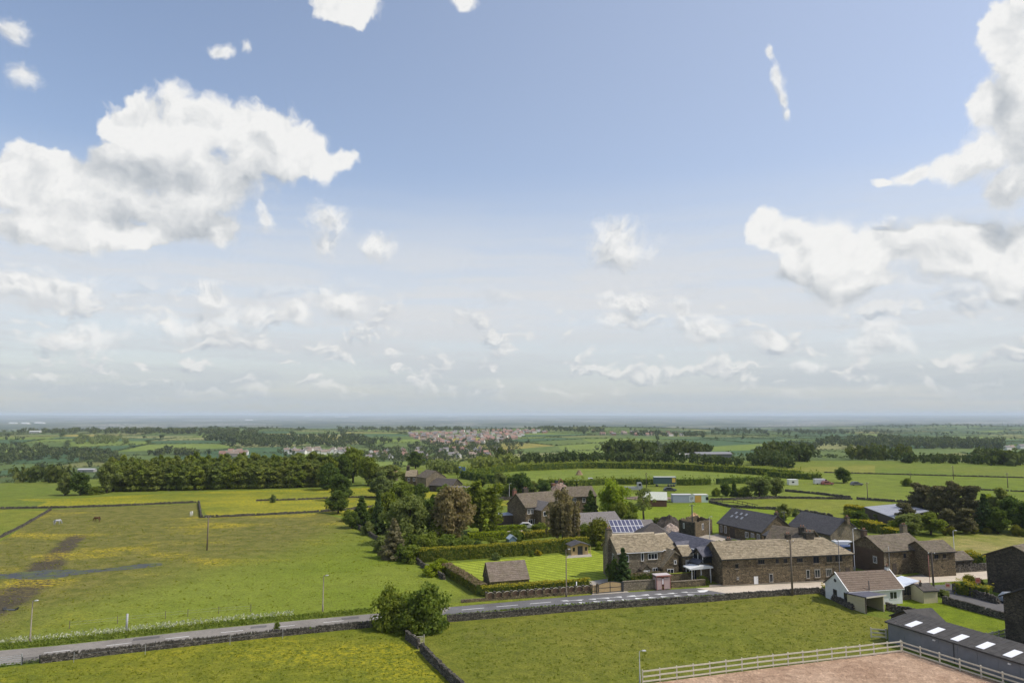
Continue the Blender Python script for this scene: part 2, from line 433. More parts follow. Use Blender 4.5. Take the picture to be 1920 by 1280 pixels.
def haze_box():
    m = bpy.data.materials.new('haze'); m.use_nodes = True; t = NT(m.node_tree); t.n.clear()
    out = t.n.new('ShaderNodeOutputMaterial'); v = t.n.new('ShaderNodeVolumePrincipled')
    v.inputs['Color'].default_value = (.76, .86, 1.0, 1); v.inputs['Density'].default_value = 6.2e-5
    v.inputs['Anisotropy'].default_value = 0.0
    t.l.new(v.outputs[0], out.inputs['Volume'])
    zmin = float(terr(NX, NY).min()) - 25
    b = MB().box(-62000, 62000, -20000, 62000, zmin, max(40.0, float(terr(NX, NY).max()) + 15))
    tag(b.build('haze', m), 'thin pale blue haze over the far country', 'haze', kind='stuff')
haze_box()
# ------------------------------------------------------------------ building materials
def stone_mat(name, c1, c2, joint, sx=2.2, sz=5.0, soot=.35):
    """coursed rubble: cells flattened along the courses, dark joints, soot in drifts"""
    def f(t, b):
        p = t.v('MULTIPLY', t.pos(), (sx, sx, sz))
        p = t.v('ADD', p, t.v('SCALE', t.noise(t.pos(), 1.5, 2, col=True), .5))
        cc = t.sep(t.voro(p, 1.0, out='Color')); e = t.voro(p, 1.0, 'DISTANCE_TO_EDGE')
        col = t.mix(cc[0], c1, c2)
        n = t.noise(t.pos(), .55, 5, .65)
        col = t.mix(t.m('MULTIPLY', t.ramp(n, .40, .68), soot), col, (c1[0] * .35, c1[1] * .35, c1[2] * .38))
        col = t.mix(1.0, col, t.xyz(*[t.ramp(t.noise(t.pos(), 9, 4, .7), .3, .7, .75, 1.25, False)] * 3), 'MULTIPLY')
        col = t.mix(t.ramp(e, .09, .02), col, joint)
        setc(t, b, col)
        t.put(b.inputs['Normal'], t.bump(t.m('ADD', t.ramp(e, 0, .14), t.m('MULTIPLY', cc[1], .5)), .8, .05))
    return mat(name, f)
def slate_mat(name, c1, c2, moss=(.10, .10, .03), mk=.3, sc_=(2.2, 2.2, 6.0)):
    def f(t, b):
        p = t.v('MULTIPLY', t.pos(), sc_)
        cc = t.sep(t.voro(p, 1.0, out='Color'))
        col = t.mix(cc[0], c1, c2)
        n = t.noise(t.pos(), .8, 6, .68)
        col = t.mix(t.m('MULTIPLY', t.ramp(n, .45, .66), mk), col, moss)
        col = t.mix(1.0, col, t.xyz(*[t.ramp(t.noise(t.pos(), 5, 5, .7), .3, .7, .70, 1.3, False)] * 3), 'MULTIPLY')
        setc(t, b, col); b.inputs['Roughness'].default_value = .8
        t.put(b.inputs['Normal'], t.bump(t.m('ADD', cc[1], t.noise(t.pos(), 7, 3)), .5, .05))
    return mat(name, f)
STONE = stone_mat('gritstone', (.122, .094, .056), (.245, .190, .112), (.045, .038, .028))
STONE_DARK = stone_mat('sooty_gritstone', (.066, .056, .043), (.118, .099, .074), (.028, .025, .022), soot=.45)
STONE_PALE = stone_mat('pale_gritstone', (.190, .158, .108), (.285, .240, .168), (.11, .095, .07), soot=.25)
STONE_BROWN = stone_mat('brown_render', (.105, .070, .048), (.125, .084, .058), (.10, .068, .046), soot=.3)
DRY = stone_mat('field_wall_stone', (.055, .050, .042), (.240, .215, .175), (.020, .018, .016), 3.2, 6.5, .40)
COPE = stone_mat('field_wall_coping', (.060, .055, .046), (.190, .172, .142), (.04, .036, .03), 5, 3, .45)
SLATE_STONE = slate_mat('stone_slates', (.185, .150, .098), (.335, .278, .186), (.13, .11, .06), mk=.3)
SLATE_BROWN = slate_mat('brown_stone_slates', (.105, .086, .064), (.190, .155, .112), mk=.3)
SLATE_GREY = slate_mat('grey_slates', (.065, .062, .064), (.090, .086, .088), (.08, .08, .06), .15)
SLATE_BLUE = slate_mat('blue_slates', (.085, .085, .105), (.125, .125, .150), (.09, .09, .10), .1)
TILE_BROWN = slate_mat('brown_tiles', (.150, .110, .082), (.185, .140, .105), (.12, .10, .07), .2)
ROOF_PALE = slate_mat('pale_grey_tiles', (.165, .150, .140), (.200, .182, .168), (.12, .11, .09), .2)
ROOF_DARK = slate_mat('dark_tiles', (.070, .060, .054), (.100, .086, .076), (.07, .07, .05), .2)
RIDGE = plain('ridge_stone', (.42, .36, .26), .85)
WHITE = plain('white_render', (.66, .67, .66), .85, var=.12, scale=1.0)
PVC = plain('white_window_frame', (.78, .78, .77), .45, .4, var=.04)
CREAM = plain('cream_cladding', (.46, .41, .27), .75, var=.08)
WOOD = plain('weathered_fence_timber', (.56, .52, .42), .85, var=.2, scale=6)
WOOD_D = plain('dark_timber', (.075, .060, .048), .85, var=.25, scale=5)
WOOD_P = plain('pole_timber', (.155, .125, .095), .85, var=.25, scale=3)
WOOD_Y = plain('golden_boards', (.44, .32, .16), .7, var=.15, scale=4)
CONCRETE = plain('concrete_column', (.235, .205, .165), .9, var=.2)
METAL_G = plain('grey_metal', (.33, .335, .34), .45, .5, var=.1)
METAL_D = plain('dark_metal', (.04, .042, .045), .5, .4, var=.1)
CLAD = plain('grey_cladding', (.185, .192, .210), .7, .3, var=.14, scale=.8)
SHEDROOF = plain('dark_sheet_roof', (.062, .058, .054), .8, .3, var=.35, scale=1.4)
ROOFLIGHT = plain('white_rooflight', (.80, .81, .83), .5, .3, var=.04)
BRICK_RED = plain('red_shelter_frame', (.36, .15, .12), .6, .3, var=.1)
GLASS = mat('window_glass', lambda t, b: (setc(t, b, (.018, .022, .028)), b.inputs['Roughness'].__setattr__('default_value', .08), b.inputs['Specular IOR Level'].__setattr__('default_value', .6)))
def paint(name, c, rough=.5, var=.06): return plain(name, c, rough, .4, var=var)

# ------------------------------------------------------------------ leaf clouds
def leafy(name, c1, c2, trans=.42, scale=1.4, hue=.16):
    def f(t, b):
        out = t.n['Material Output']; t.n.remove(b)
        p = t.pos(); n = t.noise(p, scale, 3, .6); r_ = t.rnd()
        col = t.mix(t.ramp(n, .30, .70), c1, c2)
        col = t.mix(1.0, col, t.xyz(t.ramp(r_, 0, 1, 1 - hue, 1 + hue, False), t.ramp(r_, 0, 1, 1 - hue * .6, 1 + hue * .6, False), 1.0), 'MULTIPLY')
        d = t.n.new('ShaderNodeBsdfDiffuse'); tr = t.n.new('ShaderNodeBsdfTranslucent'); mx = t.n.new('ShaderNodeMixShader')
        t.l.new(col, d.inputs[0]); t.l.new(t.mix(1.0, col, (1.25, 1.25, .7, 1), 'MULTIPLY'), tr.inputs[0])
        mx.inputs[0].default_value = trans
        t.l.new(d.outputs[0], mx.inputs[1]); t.l.new(tr.outputs[0], mx.inputs[2]); t.l.new(mx.outputs[0], out.inputs[0])
    m = bpy.data.materials.new(name); m.use_nodes = True; t = NT(m.node_tree); f(t, t.n['Principled BSDF']); return m
LEAF = {
    'green': leafy('leaves_green', (0.115, 0.161, 0.028), (0.228, 0.265, 0.047)),
    'deep': leafy('leaves_deep', (0.062, 0.104, 0.026), (0.135, 0.180, 0.040)),
    'olive': leafy('leaves_olive', (0.142, 0.177, 0.053), (0.246, 0.276, 0.087)),
    'bright': leafy('leaves_bright', (0.197, 0.274, 0.025), (0.352, 0.406, 0.040)),
    'copper': leafy('leaves_copper', (0.142, 0.122, 0.056), (0.314, 0.274, 0.157), .4),
    'grey': leafy('leaves_greybrown', (.150, .138, .070), (.270, .240, .140), .4),
    'conifer': leafy('needles_conifer', (0.043, 0.077, 0.027), (0.088, 0.127, 0.041), .15),
    'pine': leafy('needles_pine', (.098, .100, .050), (.175, .160, .086), .25),
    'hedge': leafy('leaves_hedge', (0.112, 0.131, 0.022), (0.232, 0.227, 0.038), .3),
    'hedgetop': leafy('leaves_hedge_sunlit_top', (0.260, 0.240, 0.026), (0.416, 0.358, 0.048), .35),  # golden hedge tops, sunlight painted in as a lighter leaf colour
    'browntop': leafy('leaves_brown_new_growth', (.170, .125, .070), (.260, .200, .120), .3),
    'gold': leafy('leaves_gold', (.30, .25, .02), (.42, .34, .03)),
    'lime': leafy('leaves_lime', (.16, .22, .015), (.24, .29, .025), .3),
    'brownhedge': leafy('leaves_brown_hedge', (0.150, 0.114, 0.054), (0.232, 0.177, 0.081), .3),
    'hazy': leafy('leaves_far', (0.054, 0.080, 0.025), (0.110, 0.132, 0.042), .25, .05),
    'grasstuft': leafy('leaves_tall_grass', (0.112, 0.163, 0.027), (0.195, 0.234, 0.047), .3, .6),
    'wood': leafy('leaves_wood', (.125, .160, .038), (.215, .245, .060), .42, .5, .14),
    'tussock': leafy('leaves_tussock', (.150, .180, .022), (.225, .240, .038), .5, .5),
    'parsley': leafy('flowers_cow_parsley', (.32, .35, .24), (.55, .56, .45), .3, 1.5),
}
BARK = plain('bark', (.085, .070, .055), .9, var=.25, scale=4)
def quads(C, N, size, rng):
    """leaf quads at C facing N"""
    n = len(C); r_ = rng.normal(size=(n, 3))
    T = np.cross(N, r_); T /= np.linalg.norm(T, axis=1)[:, None] + 1e-9
    B = np.cross(N, T); s_ = (size * rng.uniform(.6, 1.35, n))[:, None]
    a = rng.uniform(.55, 1.0, n)[:, None]
    V = np.stack([C - T * s_ - B * s_ * a * .25, C + B * s_ * a, C + T * s_ + B * s_ * a * .25, C - B * s_ * a], 1).reshape(-1, 3)
    return V, np.arange(n * 4).reshape(-1, 4)
def clump(cs, rs, n, size, rng, flat=.8, out=.6):
    """leaf quads over a set of balls: most near each ball's surface, facing out"""
    cs = np.asarray(cs, float); rs = np.asarray(rs, float)
    k = rng.choice(len(cs), n, p=rs ** 2 / (rs ** 2).sum())
    u = rng.normal(size=(n, 3)); u /= np.linalg.norm(u, axis=1)[:, None]
    rad = rs[k] * rng.uniform(.25, 1.0, n) ** .45 * (1 + .12 * rng.normal(size=n))
    C = cs[k] + u * rad[:, None] * np.array([1, 1, flat])
    N = u * out + rng.normal(size=(n, 3)) * .45 + np.array([0, 0, .25])
    N /= np.linalg.norm(N, axis=1)[:, None]
    return quads(C, N, size, rng)
def crown_balls(h, w, rng, z0=.22, n=34, br=.17, shape='round'):
    out = []; rr = []
    while len(out) < n:
        u = rng.uniform(-1, 1, 3); r_ = np.linalg.norm(u)
        if r_ > 1 or r_ < .35: continue
        zz = u[2]
        if shape == 'round': k = 1.0
        elif shape == 'egg': k = 1.0 - .14 * zz if zz > 0 else 1.0
        elif shape == 'column': k = .8
        elif shape == 'dome': k = 1.1 if zz < 0 else 1.0
        wob_ = 1 + .22 * math.sin(3.1 * math.atan2(u[1], u[0]) + h) + .12 * rng.normal()
        c = np.array([u[0] * w * .5 * k * wob_ * .84, u[1] * w * .5 * k * wob_ * .84, h * (z0 + (1 - z0) * (.5 + .46 * zz))])
        out.append(c); rr.append(br * w * rng.uniform(.65, 1.2))
    return np.array(out), np.array(rr)
def limb_mesh(h, w, balls, rng, tr=.028, stems=1, nl=7):
    m = MB()
    for s_ in range(stems):
        ox, oy = (0, 0) if stems == 1 else (rng.uniform(-.12, .12) * w, rng.uniform(-.12, .12) * w)
        top = Vector((ox + rng.uniform(-.05, .05) * w, oy + rng.uniform(-.05, .05) * w, h * .72))
        base = Vector((ox, oy, -.25)); r0 = h * tr / math.sqrt(stems)
        pts = [base, base.lerp(top, .3) + Vector((rng.uniform(-.02, .02) * w, 0, 0)), base.lerp(top, .65), top]
        m.tube(pts, [r0 * 1.25, r0, r0 * .65, r0 * .25], 7)
        for c in balls[rng.choice(len(balls), min(nl, len(balls)), replace=False)]:
            t = rng.uniform(.35, .75); p = base.lerp(top, t); q = Vector(c)
            m.tube([p, p.lerp(q, .5) + Vector((0, 0, .04 * h)), q], [r0 * .45, r0 * .28, r0 * .1], 5)
    return m
TREES = {}
def tree_proto(kind, h, w, n, size, shape='round', z0=.22, nb=34, br=.17, seed=0, stems=1, tr=.028, flat=.85, core=.22, skirt=False):
    """trunk and crown meshes of a kind, metres"""
    rng = np.random.default_rng(seed)
    if shape == 'cone':
        cs = []; rs = []
        for i in range(nb):
            t = (i + rng.random()) / nb; a = i * 2.4; rad = w * .5 * (1 - t) ** .85 * rng.uniform(.55, .95)
            cs.append((math.cos(a) * rad, math.sin(a) * rad, h * (z0 + (1 - z0) * t * .97) - rad * .12)); rs.append(max(.06 * w, w * .17 * (1 - t * .75)))
        cs = np.array(cs); rs = np.array(rs); flat = .55
    elif shape == 'weep':
        cs, rs = crown_balls(h, w * .86, rng, .45, nb // 2, br, 'dome')
        ex = []; er = []
        for i in range(nb):
            a = rng.uniform(0, 6.28); rad = w * .5 * rng.uniform(.55, 1.0); zt = h * rng.uniform(.45, .75)
            for k in range(4):
                ex.append((math.cos(a) * rad, math.sin(a) * rad, zt - k * h * .11)); er.append(w * .055)
        cs = np.vstack([cs, ex]); rs = np.concatenate([rs, er]); flat = 1.3
    elif shape == 'ball':
        cs = np.array([[0, 0, h * .52], [0, 0, h * .40]]); rs = np.array([w * .47, w * .44]); flat = h * .46 / (w * .47)
    elif shape == 'pine':
        cs = []; rs = []
        for i in range(nb):
            t = rng.uniform(.0, 1.0); a = rng.uniform(0, 6.28); rad = w * .5 * math.sqrt(rng.random()) * (1.0 - .55 * t)
            cs.append((math.cos(a) * rad, math.sin(a) * rad, h * (z0 + (1 - z0) * t))); rs.append(w * br * rng.uniform(.6, 1.15))
        cs = np.array(cs); rs = np.array(rs); flat = .5
    else:
        cs, rs = crown_balls(h, w, rng, z0, nb, br, shape)
    V, F = clump(cs, rs, n, size, rng, flat)
    if core:                                     # larger leaf faces deep inside the crown close the view through it
        C2, F2 = clump(cs * np.array([.62, .62, 1]) + np.array([0, 0, -.02 * h]), rs * .8, int(n * core), size * 2.1, rng, flat, .2)
        F = np.vstack([F, F2 + len(V)]); V = np.vstack([V, C2])
    if skirt:                                    # growth down to the ground
        a = rng.uniform(0, 6.28, 14); sc2 = np.stack([np.cos(a) * w * .36, np.sin(a) * w * .36, np.full(14, h * .12)], 1)
        C2, F2 = clump(sc2, np.full(14, w * .13), int(n * .30), size, rng, .9); F = np.vstack([F, F2 + len(V)]); V = np.vstack([V, C2])
    V[:, 2] = np.maximum(V[:, 2], .02)
    cm = mesh_np('crown', V, F, [LEAF[kind] if kind in LEAF else LEAF['green']])
    tm = limb_mesh(h, w, cs, rng, tr, stems).mesh('trunk', BARK, True)
    return tm, cm, h, w
def kinds():
    T = TREES
    for i in range(3):
        T['broad%d' % i] = tree_proto('green', 10, 8.4, 4400, .30, 'round', .10, 46, .17, 10 + i)
        T['deep%d' % i] = tree_proto('deep', 10, 8.0, 4200, .30, 'egg', .06, 46, .17, 20 + i)
        T['olive%d' % i] = tree_proto('olive', 10, 7.4, 3900, .28, 'egg', .08, 44, .16, 30 + i)
        T['bush%d' % i] = tree_proto('green', 5, 6.4, 3600, .20, 'dome', .0, 44, .17, 40 + i, 3, .022, skirt=True)
        T['wood%d' % i] = tree_proto(('wood', 'wood', 'green')[i], 11, 6.2, 2400, .38, 'round', .02, 34, .18, 50 + i, skirt=True)
        T['shrub%d' % i] = tree_proto(('deep', 'olive', 'green')[i], 2.2, 2.6, 1100, .14, 'dome', .0, 24, .19, 60 + i, 3, .02, skirt=True)
    T['bright'] = tree_proto('bright', 10, 10.4, 4200, .30, 'round', .10, 46, .15, 3)
    T['copper'] = tree_proto('copper', 11, 9.6, 6600, .27, 'egg', .02, 64, .14, 4)
    T['greyweep'] = tree_proto('grey', 11, 7.6, 5200, .24, 'weep', .1, 40, .13, 5)
    T['birch'] = tree_proto('green', 12, 7.0, 4600, .24, 'weep', .2, 36, .14, 6)
    T['pale_birch'] = tree_proto('olive', 11, 9.4, 5600, .22, 'egg', .04, 60, .13, 9)
    T['sparse'] = tree_proto('olive', 9, 7.0, 1200, .24, 'round', .26, 26, .14, 7, core=0)
    T['conifer'] = tree_proto('conifer', 8, 4.4, 3000, .24, 'cone', .04, 46, .15, 8)
    T['spruce'] = tree_proto('deep', 8, 6.2, 3000, .26, 'cone', .03, 44, .15, 18)
    T['brownfir'] = tree_proto('grey', 8, 6.0, 2800, .24, 'cone', .03, 44, .15, 19)
    for i in range(2): T['pine%d' % i] = tree_proto('pine', 11, 8.6, 5200, .28, 'pine', .16, 60, .15, 70 + i)
    T['ball'] = tree_proto('hedge', 3, 2.9, 3000, .11, 'ball', .0, 1, .5, 80)
    T['limeball'] = tree_proto('lime', 1.6, 3.0, 1600, .11, 'dome', .0, 40, .14, 82, skirt=True)
    T['goldball'] = tree_proto('gold', 1.6, 1.7, 900, .11, 'dome', .0, 24, .17, 81)
kinds()
def tree(kind, base, h, w=None, label=None, cat='tree', name=None, group=None, rz=None):
    """a tree or shrub of a kind, stood at a point, scaled to height h and width w"""
    tm, cm, h0, w0 = TREES[kind]
    w = w or h * w0 / h0
    o = empty(name or ('bush' if cat == 'bush' else 'tree'), (base.x, base.y, base.z), random.uniform(0, 6.28) if rz is None else rz, label, cat, group)
    o.scale = (w / w0, w / w0, h / h0)
    obj('trunk', tm, o); obj('crown', cm, o); return o
def tree_px(kind, px, pb, hpx, wpx, label, cat='tree', name=None, group=None):
    b = P(px, pb); _, _, f = proj(b)
    return tree(kind, b, hpx * f / FPX / .97, wpx * f / FPX, label, cat, name, group)

# ------------------------------------------------------------------ hedges, walls, fences, poles
def hedge(pts, w, h, kind, label, name='hedge', dens=26, size=.13, top=None, cat='hedge', lump=.10, group=None):
    """clipped hedge along a line: a dark core and a skin of leaves"""
    rng = np.random.default_rng(int(abs(pts[0].x * 31 + pts[0].y * 17)) + len(pts))
    o = empty(name, pts[0], 0, label, cat, group); L0 = pts[0]
    core = MB(); VV = []; FF = []; MI = []; n0 = 0
    for a, b in zip(pts[:-1], pts[1:]):
        d = (b - a); L = d.length; u = d.normalized(); v = Vector((-u.y, u.x, 0)); z = (a.z + b.z) / 2 - L0.z
        ra, rb = a - L0, b - L0
        e = u * -.12
        core.add([(ra + v * s_ * (w / 2 - .12) + Vector((0, 0, q)) - e) for s_ in (-1, 1) for q in (-.1, h - .14)] +
                 [(rb + v * s_ * (w / 2 - .12) + Vector((0, 0, q)) + e) for s_ in (-1, 1) for q in (-.1, h - .14)],
                 [(0, 1, 5, 4), (2, 6, 7, 3), (1, 3, 7, 5), (0, 2, 3, 1), (4, 5, 7, 6)])
        n = int(L * (2 * h + w) * dens)
        s_ = rng.uniform(-.02, 1.02, n) * L; per = rng.uniform(0, 2 * h + w, n)
        side = np.where(per < h, -1, np.where(per < h + w, 0, 1))
        off = np.where(side == -1, -w / 2, np.where(side == 1, w / 2, per - h - w / 2))
        zz = np.where(side == -1, per, np.where(side == 1, per - h - w, h))
        bump_ = lump * (np.sin(s_ * 1.7 + a.x) + np.sin(s_ * .63 + a.y) + .8 * rng.normal(size=n)) * .6
        off = off + side * bump_; zz = zz + (side == 0) * bump_
        C = np.array(ra)[None] + s_[:, None] * np.array(u)[None] + off[:, None] * np.array(v)[None]
        C[:, 2] += zz
        N = side[:, None] * np.array(v)[None] * .8 + (side == 0)[:, None] * np.array([0, 0, .9])[None] + rng.normal(size=(n, 3)) * .45
        N /= np.linalg.norm(N, axis=1)[:, None]
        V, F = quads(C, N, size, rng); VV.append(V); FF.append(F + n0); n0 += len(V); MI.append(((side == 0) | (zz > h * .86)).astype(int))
    top = {'hedge': 'hedgetop', 'brownhedge': 'browntop'}.get(kind, kind)  # green hedges take the painted sunlit leaf colour on top
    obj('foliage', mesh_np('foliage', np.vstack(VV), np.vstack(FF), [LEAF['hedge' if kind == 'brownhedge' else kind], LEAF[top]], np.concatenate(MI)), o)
    core.build('twigs', LEAF['deep'], o)
    return o
def drystone(pts, h, label, w=.5, stone=.34, course=.17, cope=True, name='drystone_wall', ruin=.10, cat='stone wall', group=None):
    """field wall: rough courses of single stones on both faces, upright coping stones"""
    rng = np.random.default_rng(int(abs(pts[0].x * 13 + pts[0].y * 7)))
    o = empty(name, pts[0], 0, label, cat, group); m = MB(); c = MB(); L0 = pts[0]; s0 = 0.0
    def block(mb, ctr, u, v, a, b, hh, tilt=0.0):
        k = lambda: rng.uniform(-.16, .16)
        vs = []
        for dz in (-1, 1):
            for dv in (-1, 1):
                for du in (-1, 1):
                    vs.append(ctr + u * du * a * (1 + k()) + v * dv * b * (1 + k()) + Vector((0, 0, dz * hh * (1 + k()))) + u * dz * tilt)
        mb.add(vs, [(0, 2, 3, 1), (4, 5, 7, 6), (0, 1, 5, 4), (2, 6, 7, 3), (0, 4, 6, 2), (1, 3, 7, 5)])
    for a, b in zip(pts[:-1], pts[1:]):
        d = b - a; L = d.length; u = d.normalized(); v = Vector((-u.y, u.x, 0)); a0 = a - L0
        hs = lambda s_: h * (1 + ruin * (math.sin((s0 + s_) * .55) + .7 * math.sin((s0 + s_) * 1.9 + 1)) * .6)
        n = max(2, int(L / 2.0))
        for i in range(n):
            q0, q1 = L * i / n, L * (i + 1) / n; hh = min(hs(q0), hs(q1)) - .08
            p, q = a0 + u * q0, a0 + u * q1
            m.add([p - v * w * .42 - Vector((0, 0, .15)), p + v * w * .42 - Vector((0, 0, .15)), p + v * w * .28 + Vector((0, 0, hh)), p - v * w * .28 + Vector((0, 0, hh)),
                   q - v * w * .42 - Vector((0, 0, .15)), q + v * w * .42 - Vector((0, 0, .15)), q + v * w * .28 + Vector((0, 0, hh)), q - v * w * .28 + Vector((0, 0, hh))],
                  [(3, 2, 1, 0), (4, 5, 6, 7), (0, 1, 5, 4), (1, 2, 6, 5), (2, 3, 7, 6), (3, 0, 4, 7)])
        z = course * .4; r_ = 0
        while z < h * 1.1:
            for sd in (-1, 1):
                s_ = rng.uniform(0, stone)
                while s_ < L:
                    ln = stone * rng.uniform(.6, 1.5)
                    if z < hs(s_) - .02:
                        wd = w * (.46 - .14 * z / h)
                        block(m, a0 + u * (s_ + ln / 2) + v * sd * (wd - .05 + rng.uniform(-.03, .05)) + Vector((0, 0, z)), u, v, ln * .47, .10, course * .47)
                    s_ += ln
            z += course
        if cope:
            s_ = 0.0
            while s_ < L:
                t = rng.uniform(.10, .22) * (stone / .34); ch = rng.uniform(.10, .21) * (stone / .34) ** .5
                if rng.random() > .05:
                    block(c, a0 + u * (s_ + t / 2) + Vector((0, 0, hs(s_) + ch * .55)), u, v, t * .46, w * .40 * rng.uniform(.8, 1.1), ch, rng.uniform(-.05, .05))
                s_ += t
        s0 += L
    tag(m.build('stonework', DRY, o), kind='stuff')
    if cope: tag(c.build('coping', COPE, o), kind='stuff')
    return o
def rail_fence(pts, label, h=1.25, rails=3, gap=2.2, material=None, pw=.13, name='rail_fence', cat='fence', group=None):
    """post and rail: every post and every length of rail a piece of its own"""
    material = material or WOOD; o = empty(name, pts[0], 0, label, cat, group); L0 = pts[0]; last = None
    for a, b in zip(pts[:-1], pts[1:]):
        d = b - a; n = max(1, round(d.length / gap)); u = d.normalized(); v = Vector((-u.y, u.x, 0))
        if last is None: last = True; start = 0
        else: start = 1
        for i in range(start, n + 1):
            p = a + d * i / n - L0
            MB().bar(p + Vector((0, 0, -.3)), p + Vector((random.uniform(-.02, .02), random.uniform(-.02, .02), h + .05)), pw).build('post', material, o)
        for k in range(rails):
            z = h - .10 - k * (h - .25) / max(1, rails - 1) * .92
            for i in range(n):
                p, q = a + d * i / n - L0, a + d * (i + 1) / n - L0
                jz = Vector((0, 0, z + random.uniform(-.02, .02))); sd = v * -(pw / 2 + .022)
                MB().bar(p + sd + jz + u * .006, q + sd + jz - u * .006 + Vector((0, 0, random.uniform(-.015, .015))), .045, .16).build('rail', material, o)
    return o
def pole(px, pb, ptop, label, kind='lamp', arm=1, name=None, r=.085, material=None, lean=0.0, top_px=None):
    b = P(px, pb); _, _, f = proj(b); lo, hi = 0.0, 30.0
    for _ in range(40):
        md = (lo + hi) / 2
        if proj((b.x, b.y, md))[1] > ptop: lo = md
        else: hi = md
    h = lo; o = empty(name or {'lamp': 'street_lamp', 'utility': 'utility_pole', 'post': 'marker_post'}[kind], b, 0, label, {'lamp': 'street lamp', 'utility': 'utility pole', 'post': 'post'}[kind])
    if kind == 'utility':
        MB().tube([(0, 0, -.6), (lean, 0, h)], [r * 1.35, r], 10).build('shaft', material or WOOD_P, o, True)
        MB().bar((-.6 + lean, 0, h - .35), (.6 + lean, 0, h - .35), .09, .11).build('crossarm', material or WOOD_P, o)
        for x in (-.5, 0, .5): MB().tube([(x + lean, 0, h - .31), (x + lean, 0, h - .1)], [.035, .05], 8).build('insulator', PVC, o, True)
    elif kind == 'lamp':
        MB().tube([(0, 0, -.4), (0, 0, 1.0), (0, 0, 1.02), (lean, 0, h - .08)], [r * 1.3, r * 1.25, r * .85, r * .6], 10).build('column', material or METAL_G, o, True)
        MB().tube([(lean, 0, h - .1), (lean + arm * .25, -.03, h + .02), (lean + arm * .55, -.06, h + .05)], r * .45, 8).build('bracket', material or METAL_G, o, True)
        MB().prism([(.32, -.05), (.72, -.03), (.74, .03), (.66, .08), (.38, .08), (.32, .03)], 'y', -.16, .05).build('lantern', plain('lantern_shell', (.62, .63, .64), .4), o).location = (lean if arm > 0 else lean - 1.05, 0, h)
    else:
        MB().tube([(0, 0, -.3), (lean, 0, h)], [r, r * .9], 8).build('shaft', material or METAL_G, o, True)
    return o
def inpoly(x, y, poly):
    c = False; n = len(poly)
    for i in range(n):
        (x0, y0), (x1, y1) = poly[i], poly[(i + 1) % n]
        if (y0 > y) != (y1 > y) and x < (x1 - x0) * (y - y0) / (y1 - y0 + 1e-9) + x0: c = not c
    return c
# ------------------------------------------------------------------ sheets of ground near the camera
def sheet(name, pix, z, material, kind='structure', parent=None, pts=None):
    pts = pts or [P(x, y) for x, y in pix]
    me = mesh_np(name, [(p.x, p.y, p.z + z) for p in pts], [tuple(range(len(pts)))], [material])
    if me.polygons[0].normal.z < 0: me.flip_normals()
    o = obj(name, me, parent)
    if parent is None: tag(o, kind=kind)
    return o
def left_field(t, b):
    p = t.pos(); x, y, _ = t.sep(p)
    a = t.noise(p, .03, 5, .6); m_ = t.noise(p, .35, 5, .62); fi = t.noise(p, 2.2, 5, .7)
    grazed = t.ramp(t.m('ADD', t.m('ADD', t.m('MULTIPLY', x, .045), t.m('MULTIPLY', y, -.016)), t.m('MULTIPLY', a, 2.6)), -2.6, -4.4)
    bright = t.mix(t.ramp(a, .35, .65), (0.148, 0.194, 0.016), (0.183, 0.218, 0.028))
    worn = t.mix(t.ramp(m_, .35, .65), (0.122, 0.129, 0.022), (0.174, 0.159, 0.040))
    col = t.mix(grazed, bright, worn)
    def path(segs):
        dmin = None
        for (ax, ay), (bx, by), wd in segs:
            A = P(ax, ay); B = P(bx, by); d = B - A; L2 = d.length_squared
            rx = t.m('SUBTRACT', x, A.x); ry = t.m('SUBTRACT', y, A.y)
            k = t.m('DIVIDE', t.m('ADD', t.m('MULTIPLY', rx, d.x), t.m('MULTIPLY', ry, d.y)), L2, clamp=True)
            ex = t.m('SUBTRACT', rx, t.m('MULTIPLY', k, d.x)); ey = t.m('SUBTRACT', ry, t.m('MULTIPLY', k, d.y))
            q = t.m('DIVIDE', t.m('SQRT', t.m('ADD', t.m('MULTIPLY', ex, ex), t.m('MULTIPLY', ey, ey))), wd)
            dmin = q if dmin is None else t.m('MINIMUM', dmin, q)
        return t.m('SUBTRACT', dmin, t.m('MULTIPLY', t.m('SUBTRACT', t.noise(p, .22, 5, .7), .5), 1.8))
    mud = path([((-40, 1150), (10, 1125), 4.0), ((10, 1125), (60, 1095), 3.6), ((60, 1095), (95, 1050), 3.0), ((95, 1050), (145, 1005), 2.2)])
    mudk = t.ramp(mud, 1.35, .55)
    col = t.mix(t.m('MULTIPLY', mudk, .92), col, t.mix(fi, (.048, .038, .026), (.095, .078, .054)))
    y0 = t.noise(t.v('MULTIPLY', t.v('ADD', p, (40, 3, 0)), (.7, 1.4, 1)), .045, 5, .65); y1 = t.noise(p, 1.1, 4, .75)
    yk = t.m('MULTIPLY', t.m('MULTIPLY', t.ramp(y0, .50, .66), t.ramp(y1, .40, .62)), t.m('MULTIPLY', grazed, .8))
    col = t.mix(yk, col, (.46, .36, .012))
    for f_, lo, hi in ((fi, .55, 1.45), (m_, .84, 1.15)):
        col = t.mix(1.0, col, t.xyz(*[t.ramp(f_, .28, .74, lo, hi, False)] * 3), 'MULTIPLY')
    setc(t, b, col); b.inputs['Roughness'].default_value = .9; b.inputs['Specular IOR Level'].default_value = .12
    t.put(b.inputs['Normal'], t.bump(t.m('ADD', fi, t.m('MULTIPLY', m_, 1.2)), .65, .35))
LEFTF = mat('grazed_field', left_field)
MEADOW = grass('buttercup_meadow', (.135, .165, .018), (.185, .190, .022), fl=(.36, .60), flk=.80, big=.03, mid=.3)
